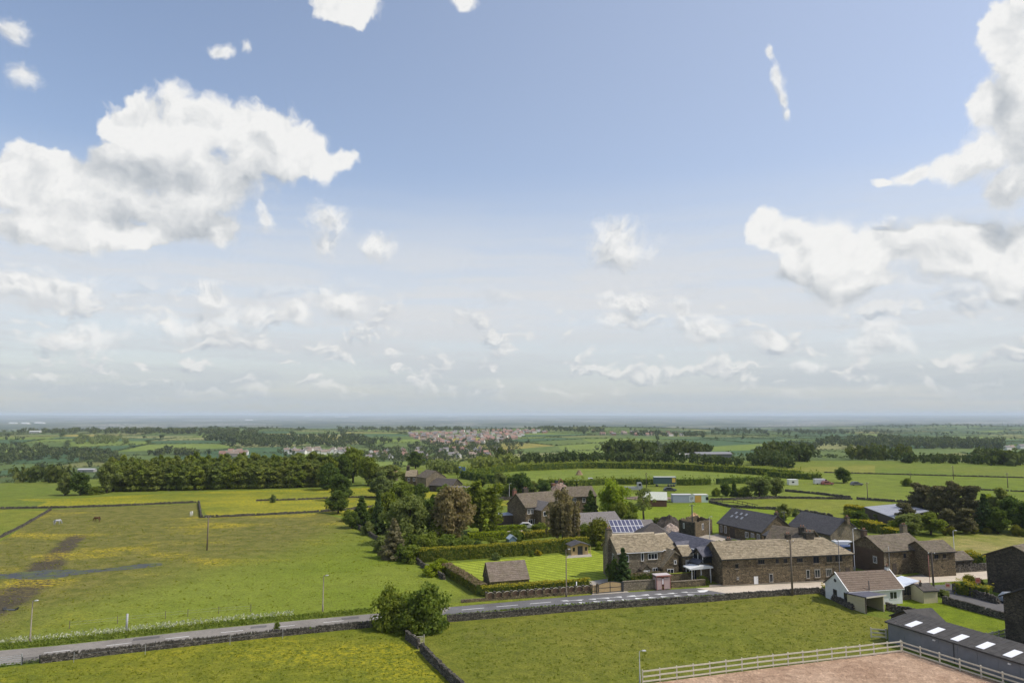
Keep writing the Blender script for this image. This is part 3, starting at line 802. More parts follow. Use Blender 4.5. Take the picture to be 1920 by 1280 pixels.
NEARM = grass('flowering_pasture', (0.122, 0.158, 0.014), (0.180, 0.185, 0.018), fl=(.44, .62), flk=.55, big=.03, mid=.35, fine=2.6)
OLIVE = grass('olive_pasture', (0.125, 0.150, 0.016), (0.174, 0.174, 0.026), big=.03, mid=.5, fine=2.8, worn=.4)
LAWN = grass('striped_lawn', (.235, .290, .024), (.270, .320, .036), big=.05, mid=.5, fine=3, mow=(.62, .78, 1.7))
LAWN2 = grass('small_lawn', (0.139, 0.191, 0.010), (0.174, 0.213, 0.014), big=.05, mid=.5, fine=3)
DRYLAWN = grass('dry_lawn', (.175, .200, .030), (.285, .245, .085), big=.06, mid=.4, fine=3)
BRIGHT = grass('fresh_field', (0.145, 0.207, 0.010), (0.174, 0.223, 0.018), big=.02, mid=.25)
MIDG = grass('even_field', (0.130, 0.174, 0.018), (0.160, 0.194, 0.026), big=.012, mid=.15)
PALEF = grass('hay_field', (0.162, 0.185, 0.026), (0.209, 0.207, 0.038), big=.012, mid=.12)
VERGE = grass('roadside_grass', (0.151, 0.191, 0.016), (0.197, 0.213, 0.030), big=.1, mid=.6, fine=3)
def tarmac(name, c, var=.2):
    def f(t, b):
        n = t.noise(t.pos(), 1.2, 6, .7); s_ = t.noise(t.pos(), .12, 4, .6); g = t.noise(t.pos(), 14, 3, .8)
        col = t.v('SCALE', c, t.m('MULTIPLY', t.ramp(n, .25, .75, 1 - var, 1 + var, False), t.m('MULTIPLY', t.ramp(s_, .3, .7, .86, 1.12), t.ramp(g, .2, .8, .8, 1.2, False))))
        setc(t, b, col); b.inputs['Roughness'].default_value = .88
    return mat(name, f)
ROADM = tarmac('worn_tarmac', (.225, .205, .178)); ROADN = tarmac('newer_tarmac', (.135, .132, .130)); ROADP = tarmac('pale_chipped_road', (.52, .45, .355), .10)
PAVE = tarmac('footway', (.30, .26, .205)); CONC = tarmac('concrete_apron', (.36, .325, .27)); LANE = tarmac('lane_tarmac', (.115, .110, .106))
PATCH = tarmac('road_repair', (.125, .118, .110), .15)
SAND = grass('arena_sand', (.350, .230, .150), (.500, .355, .245), big=.10, mid=.9, fine=3.4)
PAINT = tarmac('road_paint', (.72, .72, .69), .12)
GRIT = tarmac('yard_gravel', (.42, .36, .28), .15)

sheet('pasture', [(-330, 1262), (-60, 1213), (0, 1204), (220, 1188), (480, 1163), (700, 1141), (830, 1128), (872, 1114), (800, 1062), (745, 1030), (690, 1000), (655, 975), (600, 961), (382, 971), (372, 944), (210, 950), (95, 955), (0, 1015), (-150, 1065)], .004, LEFTF)
sheet('meadow', [(-160, 962), (0, 953), (95, 950), (210, 948), (370, 941), (390, 968), (600, 959), (660, 970), (740, 950), (800, 935), (870, 928), (850, 912), (700, 914), (400, 921), (130, 934), (0, 936), (-160, 942)], .008, MEADOW)
sheet('pasture', [(-160, 962), (0, 955), (90, 958), (0, 1012), (-160, 1060)], .006, grass('sloping_field', (0.139, 0.172, 0.018), (0.191, 0.194, 0.028), fl=(.5, .66), flk=.5, big=.03, mid=.3))
sheet('meadow', [(-330, 1290), (0, 1252), (80, 1243), (400, 1206), (700, 1174), (765, 1184), (795, 1218), (880, 1300), (1000, 1420), (-330, 1420)], .004, NEARM)
sheet('pasture', [(768, 1184), (838, 1166), (1000, 1152), (1540, 1108), (1585, 1130), (1620, 1152), (1668, 1160), (1663, 1205), (1690, 1216), (1195, 1284), (1060, 1420), (1000, 1420), (885, 1300), (798, 1215)], .005, OLIVE)
sheet('lawn', [(1655, 1132), (1700, 1124), (1765, 1124), (1890, 1156), (1890, 1190), (1850, 1195), (1740, 1165), (1665, 1142)], .006, LAWN2)
sheet('lawn', [(838, 1056), (1062, 1038), (1110, 1030), (1142, 1045), (1150, 1085), (1120, 1098), (960, 1102), (895, 1104), (860, 1078)], .006, LAWN)
sheet('lawn', [(1740, 1012), (1795, 1000), (1925, 1000), (1925, 1030), (1845, 1044), (1780, 1048), (1752, 1028)], .006, DRYLAWN)
ARENA = [P(1188, 1284), P(1690, 1220)]; _u = (P(1920, 1296) - P(1690, 1222)).normalized()
ARENA += [ARENA[1] + _u * 30, ARENA[0] + _u * 30]
sheet('riding_arena', None, .008, SAND, pts=ARENA)
# fields over the hill behind the hamlet
sheet('field', [(1120, 1005), (1150, 950), (1230, 948), (1330, 941), (1420, 948), (1560, 985), (1480, 1000), (1330, 1002)], .004, BRIGHT)
sheet('field', [(1335, 938), (1460, 933), (1600, 937), (1700, 945), (1780, 950), (1700, 975), (1600, 985), (1560, 980), (1420, 947)], .007, grass('grazed_green_field', (0.151, 0.187, 0.018), (0.191, 0.202, 0.030), big=.02, mid=.25))
sheet('field', [(1180, 922), (1300, 912), (1560, 906), (1700, 912), (1925, 930), (1925, 960), (1790, 950), (1600, 936), (1330, 937), (1190, 948)], .004, MIDG)
sheet('field', [(1440, 885), (1640, 887), (1925, 894), (1925, 928), (1700, 910), (1560, 904), (1350, 906), (1180, 908), (1150, 906), (1440, 903)], .007, MIDG)
sheet('field', [(1490, 876), (1640, 872), (1925, 871), (1925, 893), (1640, 886), (1440, 884)], .004, PALEF)
sheet('field', [(880, 890), (960, 884), (1100, 880), (1250, 882), (1400, 889), (1480, 897), (1430, 902), (1300, 905), (1150, 905), (1060, 908), (960, 902)], .008, grass('long_field', (0.137, 0.185, 0.024), (0.162, 0.202, 0.032), big=.012, mid=.12))
sheet('meadow', [(925, 945), (940, 930), (975, 930), (985, 944), (960, 950)], .008, MEADOW)
sheet('lawn', [(880, 1000), (900, 972), (975, 968), (985, 985), (960, 1000)], .006, LAWN2)

# ------------------------------------------------------------------ the road through the hamlet
far_e = [(0, 1219), (100, 1210.5), (200, 1200), (400, 1178), (550, 1163.5), (700, 1150), (850, 1137), (1000, 1124), (1110, 1114.5), (1220, 1107), (1330, 1100.5), (1540, 1090), (1700, 1080), (1850, 1070)]
near_e = [(0, 1247), (100, 1233), (200, 1220), (400, 1196), (550, 1180.5), (700, 1165.5), (850, 1151.5), (1000, 1138), (1110, 1130), (1220, 1123.5), (1330, 1116), (1540, 1104), (1700, 1095), (1850, 1085)]
FE = [P(*q) for q in far_e]; NE = [P(*q) for q in near_e]
for L_ in (FE, NE):
    L_.insert(0, L_[0] + (L_[0] - L_[1]).normalized() * 40); L_.append(L_[-1] + (L_[-1] - L_[-2]).normalized() * 45)
def strip(name, A, B, z, material, parent=None, kind='structure'):
    n = len(A); v = [(p.x, p.y, z) for p in A] + [(p.x, p.y, z) for p in B]
    me = mesh_np(name, v, [(i, i + 1, n + i + 1, n + i) for i in range(n - 1)], [material])
    bm = bmesh.new(); bm.from_mesh(me); bmesh.ops.recalc_face_normals(bm, faces=bm.faces)
    if sum(f.normal.z for f in bm.faces) < 0: bmesh.ops.reverse_faces(bm, faces=bm.faces)
    bm.to_mesh(me); bm.free(); o = obj(name, me, parent)
    if parent is None: tag(o, kind=kind)
    return o
road = strip('road', FE[:7] + [P(846, 1137.3)], NE[:7] + [P(828, 1153.4)], .012, ROADM)
road2 = strip('road', [P(846, 1137.3)] + FE[8:11] + [P(1305, 1102)], [P(828, 1153.4)] + NE[8:11] + [P(1372, 1113.6)], .012, ROADN)
road3 = strip('road', [P(1305, 1102)] + FE[11:], [P(1372, 1113.6)] + NE[12:13] * (len(FE[11:]) - len(NE[12:])) + NE[12:], .012, ROADP)
lane = sheet('lane', [(1722, 1099), (1758, 1112), (1826, 1134), (1895, 1154), (1990, 1172), (1990, 1140), (1905, 1131), (1850, 1119), (1812, 1108), (1800, 1094), (1760, 1096)], .016, LANE)
def off(A, B, k): return [a + (a - b).normalized() * k for a, b in zip(A, B)]
strip('footway', FE[11:], off(FE, NE, 1.6)[11:], .10, PAVE)
strip('kerb', off(FE, NE, .004)[11:], off(FE, NE, .13)[11:], .115, CONC)
sheet('apron', [(1108, 1115), (1112, 1106.5), (1172, 1106.5), (1180, 1109.6)], .014, CONC)
sheet('driveway', [(1110, 1106), (1100, 1090), (1140, 1084), (1170, 1085), (1172, 1106)], .012, CONC)
strip('verge', off(FE, NE, .05)[6:10] + [P(1108, 1113.5)], off(FE, NE, 2.6)[6:10] + [P(1106, 1109)], .02, VERGE)
sheet('verge', [(1182, 1108), (1190, 1104), (1205, 1102), (1232, 1103), (1226, 1106)], .02, VERGE)
sheet('verge', [(1257, 1103.5), (1300, 1099), (1345, 1096.5), (1600, 1086), (1602, 1083), (1345, 1092), (1258, 1098)], .018, VERGE)
sheet('verge', [(1680, 1080), (1720, 1074), (1728, 1077), (1690, 1082)], .14, VERGE)
sheet('yard', [(1300, 1012), (1345, 1000), (1430, 1012), (1470, 1018), (1420, 1028), (1345, 1022)], .010, GRIT)
sheet('yard', [(1600, 1068), (1608, 1062), (1570, 1040), (1560, 1060), (1590, 1075)], .010, GRIT)
sheet('patio', [(935, 988), (960, 976), (985, 978), (985, 992), (1000, 1000), (960, 1000)], .010, GRIT)
# centre line and the saw teeth at the village entry
MIDL = [(a + b) / 2 for a, b in zip(FE, NE)]
def along(L, s_):
    for a, b in zip(L[:-1], L[1:]):
        d = (b - a).length
        if s_ <= d: return a + (b - a) * s_ / d, (b - a).normalized()
        s_ -= d
    return L[-1], (L[-1] - L[-2]).normalized()
tot = sum((b - a).length for a, b in zip(MIDL[:-1], MIDL[1:])); s_ = 3.0
def flat(name, pts, z, material, parent):
    me = mesh_np(name, [(p.x, p.y, z) for p in pts], [tuple(range(len(pts)))], [material])
    if me.polygons[0].normal.z < 0: me.flip_normals()
    return obj(name, me, parent)
while s_ < tot:
    p, u = along(MIDL, s_); v = Vector((-u.y, u.x, 0)); X = p.x
    par = road if X < -11 else road2 if X < 33 else None
    ln = 2.9 if X < -11 else 3.6
    if par is not None: flat('road_marking', [p - v * .07, p + u * ln - v * .07, p + u * ln + v * .07, p + v * .07], .017, PAINT, par)
    s_ += 6.9 if X < -11 else 5.6
top_t = [(1059, 1126), (1085, 1125), (1111, 1123), (1136, 1121), (1160, 1119), (1186, 1117), (1211, 1115), (1235, 1113.5), (1259, 1112), (1284, 1110)]
bot_t = [(1067, 1131), (1092, 1129), (1119, 1127), (1145, 1125), (1172, 1123.5), (1197, 1121), (1222, 1119.5), (1245, 1117.8), (1270, 1116), (1295, 1114)]
for rowi, row in ((0, top_t), (1, bot_t)):
    for q in row:
        p = P(*q); u = Vector((.972, .235, 0)); v = Vector((-u.y, u.x, 0))
        tri = [p + v * .34 - u * .75, p + v * .34 + u * .55, p - v * .32 + u * .55] if rowi == 0 else [p - v * .32 - u * .55, p - v * .32 + u * .75, p + v * .34 - u * .5]
        flat('road_marking', tri, .018, PAINT, road2)
for (q0, q1), par in ((((250, 1196.5), (300, 1191.2)), road), (((470, 1173.8), (500, 1171)), road), (((640, 1158), (672, 1155)), road), (((905, 1134), (938, 1131.2)), road2)):
    a, b = P(*q0), P(*q1); n_ = Vector(((b - a).y, -(b - a).x, 0)).normalized() * 1.1; flat('tarmac_patch', [a, b, b + n_, a + n_], .0145, PATCH, par)
flat('road_marking', [P(1307, 1106.5), P(1330, 1105), P(1322, 1109.5), P(1312, 1110)], .018, PAINT, road2)

# ------------------------------------------------------------------ roadside grass and cow parsley
def tufts(name, A, B, n, size, kind, label, cat, zs=(0.05, .45), seed=1):
    rng = np.random.default_rng(seed); cum = np.cumsum([0] + [(q - p).length for p, q in zip(A[:-1], A[1:])])
    C = []
    for s_ in rng.uniform(0, cum[-1], n):
        i = min(np.searchsorted(cum, s_, 'right') - 1, len(A) - 2); k = (s_ - cum[i]) / (cum[i + 1] - cum[i]); r_ = rng.random()
        p = (A[i].lerp(A[i + 1], k)).lerp(B[i].lerp(B[i + 1], k), r_); C.append((p.x, p.y, p.z + rng.uniform(*zs)))
    C = np.array(C); N = rng.normal(size=(n, 3)); N[:, 2] = N[:, 2] * .45 + .25; N /= np.linalg.norm(N, axis=1)[:, None]
    V, F = quads(C, N, size, rng)
    return tag(obj(name, mesh_np(name, V, F, [LEAF[kind]])), label, cat, kind='stuff')
o1 = off(FE, NE, .25); o2 = off(FE, NE, 2.9); o3 = off(FE, NE, 2.4); o4 = off(FE, NE, 4.2)
tufts('long_grass', o1[:7], o2[:7], 9000, .13, 'grasstuft', 'long green grass on the far verge of the road', 'grass', (.02, .28))
tufts('cow_parsley', o3[:6], o4[:6], 2600, .13, 'parsley', 'white cow parsley along the far verge', 'wildflowers', (.15, .6), 2)
def tussocks(poly, n, label, size=.09, seed=4):
    rng = np.random.default_rng(seed); pts = [P(*q) for q in poly]; xy = [(p.x, p.y) for p in pts]; C = []
    x0, x1 = min(q[0] for q in xy), max(q[0] for q in xy); y0, y1 = min(q[1] for q in xy), max(q[1] for q in xy)
    while len(C) < n:
        x, y = rng.uniform(x0, x1), rng.uniform(y0, y1)
        if not inpoly(x, y, xy): continue
        for _ in range(rng.integers(2, 7)): C.append((x + rng.normal() * .16, y + rng.normal() * .16, rng.uniform(.01, .06)))
    C = np.array(C); N = rng.normal(size=(len(C), 3)); N[:, 2] = np.abs(N[:, 2]) * .7 + .55; N /= np.linalg.norm(N, axis=1)[:, None]
    V, F = quads(C, N, size, rng); tag(obj('grass_tussocks', mesh_np('grass_tussocks', V, F, [LEAF['tussock']])), label, 'grass', kind='stuff')
tussocks([(800, 1190), (1000, 1158), (1540, 1113), (1660, 1165), (1655, 1205), (1190, 1278), (900, 1278)], 9000, 'grass tussocks over the foreground right field')
tussocks([(-20, 1262), (400, 1212), (700, 1182), (780, 1215), (840, 1278), (-20, 1278)], 4500, 'grass tussocks over the foreground left field', seed=5)
tussocks([(0, 1195), (690, 1135), (840, 1110), (690, 1010), (640, 975), (390, 978), (100, 965), (0, 1020)], 9000, 'grass tussocks over the left pasture', .11, 6)
o5 = off(NE, FE, .1); o6 = off(NE, FE, .9)
tufts('long_grass', o5[1:13], o6[1:13], 3500, .12, 'grasstuft', 'rough grass between road and near stone wall', 'grass', (.03, .25), 3)

# ------------------------------------------------------------------ stone walls of the fields
def LP(*q): return [P(x, y) for x, y in q]
drystone(LP((76, 1242), (200, 1227), (400, 1204.5), (550, 1189), (700, 1174), (722, 1172)), .62, 'dark drystone wall along the near side of the road, left stretch')
drystone(LP((838, 1165), (1000, 1151.5), (1110, 1142), (1220, 1134.5), (1330, 1127), (1430, 1118), (1535, 1111)), .68, 'dark drystone wall along the near side of the road, long right stretch')
drystone(LP((762, 1196), (785, 1214)), .8, 'short drystone wall end beside the bushes', ruin=.05)
drystone(LP((790, 1220), (812, 1244), (835, 1266), (870, 1300), (930, 1370)), .8, 'drystone wall running down between the two foreground fields')
drystone(LP((1540, 1112), (1562, 1124), (1598, 1142)), .7, 'drystone wall beside the white bungalow garden')
drystone(LP((1662, 1142), (1690, 1149), (1722, 1156)), .8, 'low dark drystone wall between field shelter and long shed')
drystone(LP((1768, 1130), (1830, 1147), (1892, 1163)), .85, 'tall dark drystone wall along the lane')
drystone(LP((1787, 1106), (1830, 1120), (1870, 1131)), .95, 'dark garden wall at the lane corner', stone=.4)
drystone(LP((790, 1062), (812, 1074), (832, 1086)), .7, 'drystone wall left of the round golden hedge')
drystone(LP((648, 976), (690, 1002), (720, 1020), (765, 1044), (790, 1060)), .75, 'tumbled drystone wall below the garden trees', ruin=.2)
drystone(LP((0, 954), (120, 952), (215, 949), (300, 945), (372, 942)), .35, 'far drystone wall between pasture and buttercup meadow', .5, .6, .3)
drystone(LP((373, 943), (377, 970)), .5, 'short drystone wall turning beside the white pony', .5, .6, .3)
drystone(LP((377, 970), (420, 969), (460, 967)), .35, 'low drystone wall end in the left pasture', .5, .6, .3, ruin=.25)
drystone(LP((-60, 1022), (0, 1008), (40, 988), (95, 956)), .25, 'broken drystone wall beside the muddy strip at far left', .6, .6, .3, ruin=.3)
drystone(LP((440, 968), (560, 962), (640, 957), (700, 950)), .3, 'overgrown field wall below the buttercup meadow', .6, .6, .3, ruin=.25)
drystone(LP((480, 939), (560, 937), (640, 933), (720, 932)), .25, 'thin wall across the buttercup meadow', .5, .7, .3, ruin=.25)
drystone(LP((1332, 938), (1460, 934), (1593, 936)), .45, 'long dark field wall behind the white cabins', .5, .8, .35)
drystone(LP((1472, 921), (1530, 926), (1594, 934)), .5, 'dark field wall slanting down to the gateway', .5, .8, .35)
drystone(LP((1606, 936), (1700, 942), (1790, 951)), .5, 'dark field wall right of the gateway', .5, .8, .35)
drystone(LP((1330, 942), (1370, 951), (1450, 955), (1500, 960), (1560, 968)), .5, 'field wall behind the long barns', .5, .8, .35, ruin=.3)
drystone(LP((1545, 886), (1700, 890), (1925, 896)), .2, 'thin dark wall across the far right fields', .5, 1.0, .4)
drystone(LP((1720, 914), (1800, 917), (1925, 922)), .15, 'low wall in the far right field', .5, 1.0, .4, ruin=.3)
drystone(LP((880, 936), (930, 938), (985, 936)), .9, 'pale roadside wall left of the old stone house', .5, .7, .3)

# ------------------------------------------------------------------ fences and gates
def stakes(pts, h, label, r_=.045, wires=(.5, .85), material=None):
    o = empty('wire_fence', pts[0], 0, label, 'fence')
    for p in pts: MB().tube([p - pts[0] + Vector((0, 0, -.2)), p - pts[0] + Vector((0, 0, h))], r_, 6).build('post', material or WOOD_P, o)
    for z in wires:
        for a, b in zip(pts[:-1], pts[1:]): MB().tube([a - pts[0] + Vector((0, 0, z)), b - pts[0] + Vector((0, 0, z))], .008, 4).build('wire', METAL_G, o)
stakes(LP((130, 1178), (220, 1168), (310, 1159), (352, 1155), (410, 1150), (470, 1146)), 1.1, 'thin wire fence on stakes along the bottom of the left pasture')
stakes(LP((138, 1241), (272, 1226), (431, 1208), (530, 1196)), 1.2, 'thin pale stakes with wire in front of the near stone wall', .03, (.9,), METAL_G)
rail_fence(LP((1205, 1281), (1450, 1249.5), (1690, 1222)), 'pale three-rail timber fence along the top of the sand arena', 1.45)
_c = P(1692, 1222)
rail_fence([_c, _c + _u * 9.5, _c + _u * 21], 'grey timber rail fence between arena and long shed', 1.35)
rail_fence(LP((1634, 1195), (1662, 1197)), 'short timber fence at the end of the long shed', 1.3, gap=1.5)
rail_fence(LP((1838, 1206), (1862, 1201), (1886, 1196)), 'pale timber rails beside the right-hand dark house', 1.2, gap=1.6)
def field_gate(A, B, label, h=1.15, material=None, name='field_gate', bars=5):
    material = material or METAL_G; o = empty(name, A, 0, label, 'gate'); d = B - A; u = d.normalized()
    for p in (Vector((0, 0, 0)), d): MB().bar(p + Vector((0, 0, -.3)), p + Vector((0, 0, h + .15)), .10).build('post', material, o)
    for k in range(bars):
        z = .2 + k * (h - .25) / (bars - 1); MB().tube([u * .08 + Vector((0, 0, z)), d - u * .08 + Vector((0, 0, z))], .028, 6).build('bar', material, o)
    MB().bar(u * .12 + Vector((0, 0, .2)), d * .9 + Vector((0, 0, h - .05)), .04).build('brace', material, o); return o
field_gate(P(-20, 1252), P(40, 1245.5), 'grey metal field gate at the left edge by the road')
field_gate(P(41, 1245.4), P(74, 1242), 'low wire gate panel against the wall end', .8, METAL_D)
field_gate(P(778, 1207), P(795, 1206), 'small timber gate in the foreground cross wall', 1.0, WOOD)
rail_fence(LP((1175, 936), (1240, 941), (1330, 940)), 'low dark fence below the white cabins', 1.0, 2, 3.0, WOOD_D)
rail_fence(LP((1335, 940), (1375, 942), (1420, 952)), 'dark post fence behind the barn', 1.1, 2, 3.0, WOOD_D)

# garden front: low wall, pillars and arched panels
def panel_fence():
    A, B = P(912, 1126), P(1108, 1111.5); o = empty('garden_fence', A, 0, 'brown arched fence panels between stone pillars on a low wall', 'fence')
    d = B - A; n = 13; u = d.normalized(); v = Vector((-u.y, u.x, 0)); ang = math.atan2(u.y, u.x); o.rotation_euler = (0, 0, ang); L = d.length
    MB().box(-4.2, L, -.18, .18, -.2, .48).build('base_wall', STONE, o)
    brown = plain('brown_fence_panel', (.115, .075, .050), .85, var=.25, scale=5)
    for i in range(n + 1):
        x = L * i / n; pl = MB().box(x - .17, x + .17, -.2, .2, .48, 1.32).build('pillar', STONE, o)
        MB().box(x - .21, x + .21, -.24, .24, 1.32, 1.42).build('cap', COPE, pl)
        if i < n:
            x0, x1 = x + .17, x + L / n - .17; w = x1 - x0
            for k in range(6):                                      # boards with an arched head
                a, b = x0 + w * k / 6 + .008, x0 + w * (k + 1) / 6 - .008
                zz = lambda q: 1.08 + .22 * math.sin(math.pi * (q - x0) / w)
                MB().prism([(a, .481), (b, .481), (b, zz(b)), (a, zz(a))], 'y', -.03, .03).build('board', brown, o)
            m = MB(); q = [x0 + w * k / 6 for k in range(7)]
            for a, b in zip(q[:-1], q[1:]): m.bar((a, 0, zz(a) + .03), (b, 0, zz(b) + .03), .09, .06)
            m.build('capping', WOOD, o)
panel_fence()
def drive_gate():
    A, B = P(1122, 1112), P(1166, 1108.5); d = B - A; ang = math.atan2(d.y, d.x); L = d.length
    o = empty('driveway_gate', A, ang, 'pair of golden boarded gates with dark frame across the driveway', 'gate')
    for s_ in (0, 1):
        x0 = 0.08 if s_ == 0 else L / 2 + .02; x1 = L / 2 - .02 if s_ == 0 else L - .08
        top = lambda x: 1.42 + .38 * (1 - ((x - L / 2) / (L / 2)) ** 2)
        lf = MB()
        for a, b in zip(np.linspace(x0, x1, 7)[:-1], np.linspace(x0, x1, 7)[1:]): lf.bar((a, 0, top(a)), (b, 0, top(b)), .07, .09)
        lf.box(x0, x1, -.035, .035, .08, .17).box(x0, x1, -.037, .037, .82, .9).box(x0 - .04, x0 + .04, -.036, .036, .06, top(x0)).box(x1 - .04, x1 + .04, -.036, .036, .06, top(x1))
        lf = lf.build('gate_leaf', METAL_D, o)
        n = 9
        for k in range(n):
            a = x0 + .045 + (x1 - x0 - .09) * k / n; b = x0 + .045 + (x1 - x0 - .09) * (k + 1) / n - .012
            MB().prism([(a, .171), (b, .171), (b, top(b) - .05), (a, top(a) - .05)], 'y', -.02, .02).build('board', WOOD_Y, lf)
    for x in (-.28, L + .02):
        pl = MB().box(x, x + .26, -.16, .16, -.2, 1.62).build('post', METAL_D if x > 0 else STONE, o)
    g = empty('side_gate', P(1111, 1112.6), ang, 'narrow golden boarded side gate left of the driveway gates', 'gate')
    for k in range(5): MB().box(k * .14, k * .14 + .128, -.02, .02, .1, 1.4).build('board', WOOD_Y, g)
    MB().box(-.06, .0, -.05, .05, -.2, 1.5).box(.70, .78, -.05, .05, -.2, 1.5).box(0, .70, -.03, -.021, .4, .5).box(0, .70, -.03, -.021, 1.1, 1.2).build('frame', METAL_D, g)
drive_gate()
def front_wall():
    A, B = P(1168, 1107.6), P(1232, 1103.5); d = B - A; o = empty('front_wall', A, math.atan2(d.y, d.x), 'pale stone front wall of the farmhouse garden beside the gates', 'wall'); L = d.length
    MB().box(.02, L, -.2, .2, -.2, 1.55).build('wall', STONE_PALE, o); MB().box(0, L + .02, -.25, .25, 1.55, 1.65).build('coping', STONE_PALE, o)
    A, B = P(1258, 1101.5), P(1322, 1097); d = B - A; o = empty('front_wall', A, math.atan2(d.y, d.x), 'low stone garden wall right of the bus shelter', 'wall'); L = d.length
    MB().box(0, L, -.2, .2, -.2, 1.0).build('wall', STONE, o); MB().box(-.02, L + .02, -.25, .25, 1.0, 1.1).build('coping', STONE_PALE, o)
    A, B = P(1240, 1094), P(1300, 1089); d = B - A; o = empty('garden_wall', A, math.atan2(d.y, d.x), 'stone wall with bright grassy top behind the bus shelter', 'wall'); L = d.length
    MB().box(0, L, -.2, .2, -.2, 1.6).build('wall', STONE, o); MB().box(-.02, L + .02, -.24, .24, 1.6, 1.68).build('coping', VERGE, o)
front_wall()
def bus_shelter():
    A, B = P(1232, 1106.5), P(1257, 1104.8); d = B - A; L = d.length
    o = empty('bus_shelter', A, math.atan2(d.y, d.x), 'small red framed bus shelter with glazed sides beside the road', 'bus shelter')
    red = BRICK_RED; D = 1.5; Hh = 2.35; pan = mat('shelter_panel', lambda t, b: (setc(t, b, (.46, .34, .31)), b.inputs['Roughness'].__setattr__('default_value', .3)))
    for x in (0, L * .38, L * .52, L):
        MB().box(x - .04, x + .04, -.04, .04, -.1, Hh).build('post', red, o)
    for x in (0, L): MB().box(x - .04, x + .04, D - .04, D + .04, -.1, Hh).build('post', red, o)
    MB().box(.04, L * .38 - .04, -.015, .015, .15, 2.1).build('panel', pan, o); MB().box(L * .52 + .04, L - .04, -.015, .015, .15, 2.1).build('panel', pan, o)
    MB().box(.04, L - .04, D - .015, D + .015, .15, 2.1).build('back_panel', plain('shelter_back', (.40, .20, .13), .6), o)
    for x in (0, L): MB().box(x - .012, x + .012, .04, D - .04, .15, 2.1).build('side_panel', pan, o)
    MB().box(-.15, L + .15, -.2, D + .12, Hh, Hh + .16).build('roof', plain('shelter_roof', (.52, .46, .45), .6), o)
    MB().box(-.17, L + .17, -.22, -.203, Hh - .04, Hh + .18).build('fascia', red, o)
    MB().box(.2, L - .2, D - .45, D - .12, .45, .52).build('bench', WOOD_D, o)
    MB().box(L * .40, L * .50, -.02, .02, 1.0, 1.9).build('notice_board', PVC, o)
bus_shelter()
# ------------------------------------------------------------------ houses
def opening(root, face, D, L, u, z, w, h, kind='window', frame=None, mull=1, sill=True):
    """a window or door on a face of a house: frame with its pane (or leaf) as a piece of it"""
    frame = frame or PVC
    def M(a, n, zz):                 # a along the face, n outward
        if face == 'F': return (a, -n, zz)
        if face == 'B': return (L - a, D + n, zz)
        if face == 'L': return (-n, D - a, zz)
        return (L + n, a, zz)
    def bx(m, a0, a1, n0, n1, z0, z1):
        vs = [M(a, n, q) for q in (z0, z1) for n in (n0, n1) for a in (a0, a1)]
        m.add(vs, [(0, 2, 3, 1), (4, 5, 7, 6), (0, 1, 5, 4), (2, 6, 7, 3), (0, 4, 6, 2), (1, 3, 7, 5)])
    m = MB(); t = .08
    bx(m, u, u + t, .004, .05, z, z + h); bx(m, u + w - t, u + w, .004, .05, z, z + h)
    bx(m, u + t, u + w - t, .004, .05, z + h - t, z + h); bx(m, u + t, u + w - t, .004, .05, z, z + t)
    if kind == 'window':
        for k in range(mull): q = u + w * (k + 1) / (mull + 1); bx(m, q - .03, q + .03, .004, .045, z + t, z + h - t)
    f = m.build(kind, frame, root)
    p = MB(); bx(p, u + t, u + w - t, .002, .022, z + t, z + h - t)
    p.build('pane' if kind == 'window' else 'leaf', GLASS if kind == 'window' else frame if frame is PVC else WOOD_D, f)
    if kind == 'door': q = MB(); bx(q, u + w * .8, u + w * .8 + .06, .03, .09, z + 1.0, z + 1.06); q.build('handle', METAL_G, f)
    if sill and kind == 'window':
        s_ = MB(); bx(s_, u - .12, u + w + .12, .003, .12, z - .14, z - .002); s_.build('sill', STONE_PALE, f)
        s_ = MB(); bx(s_, u - .14, u + w + .14, .003, .035, z + h + .002, z + h + .2); s_.build('lintel', STONE_PALE, f)
    return f
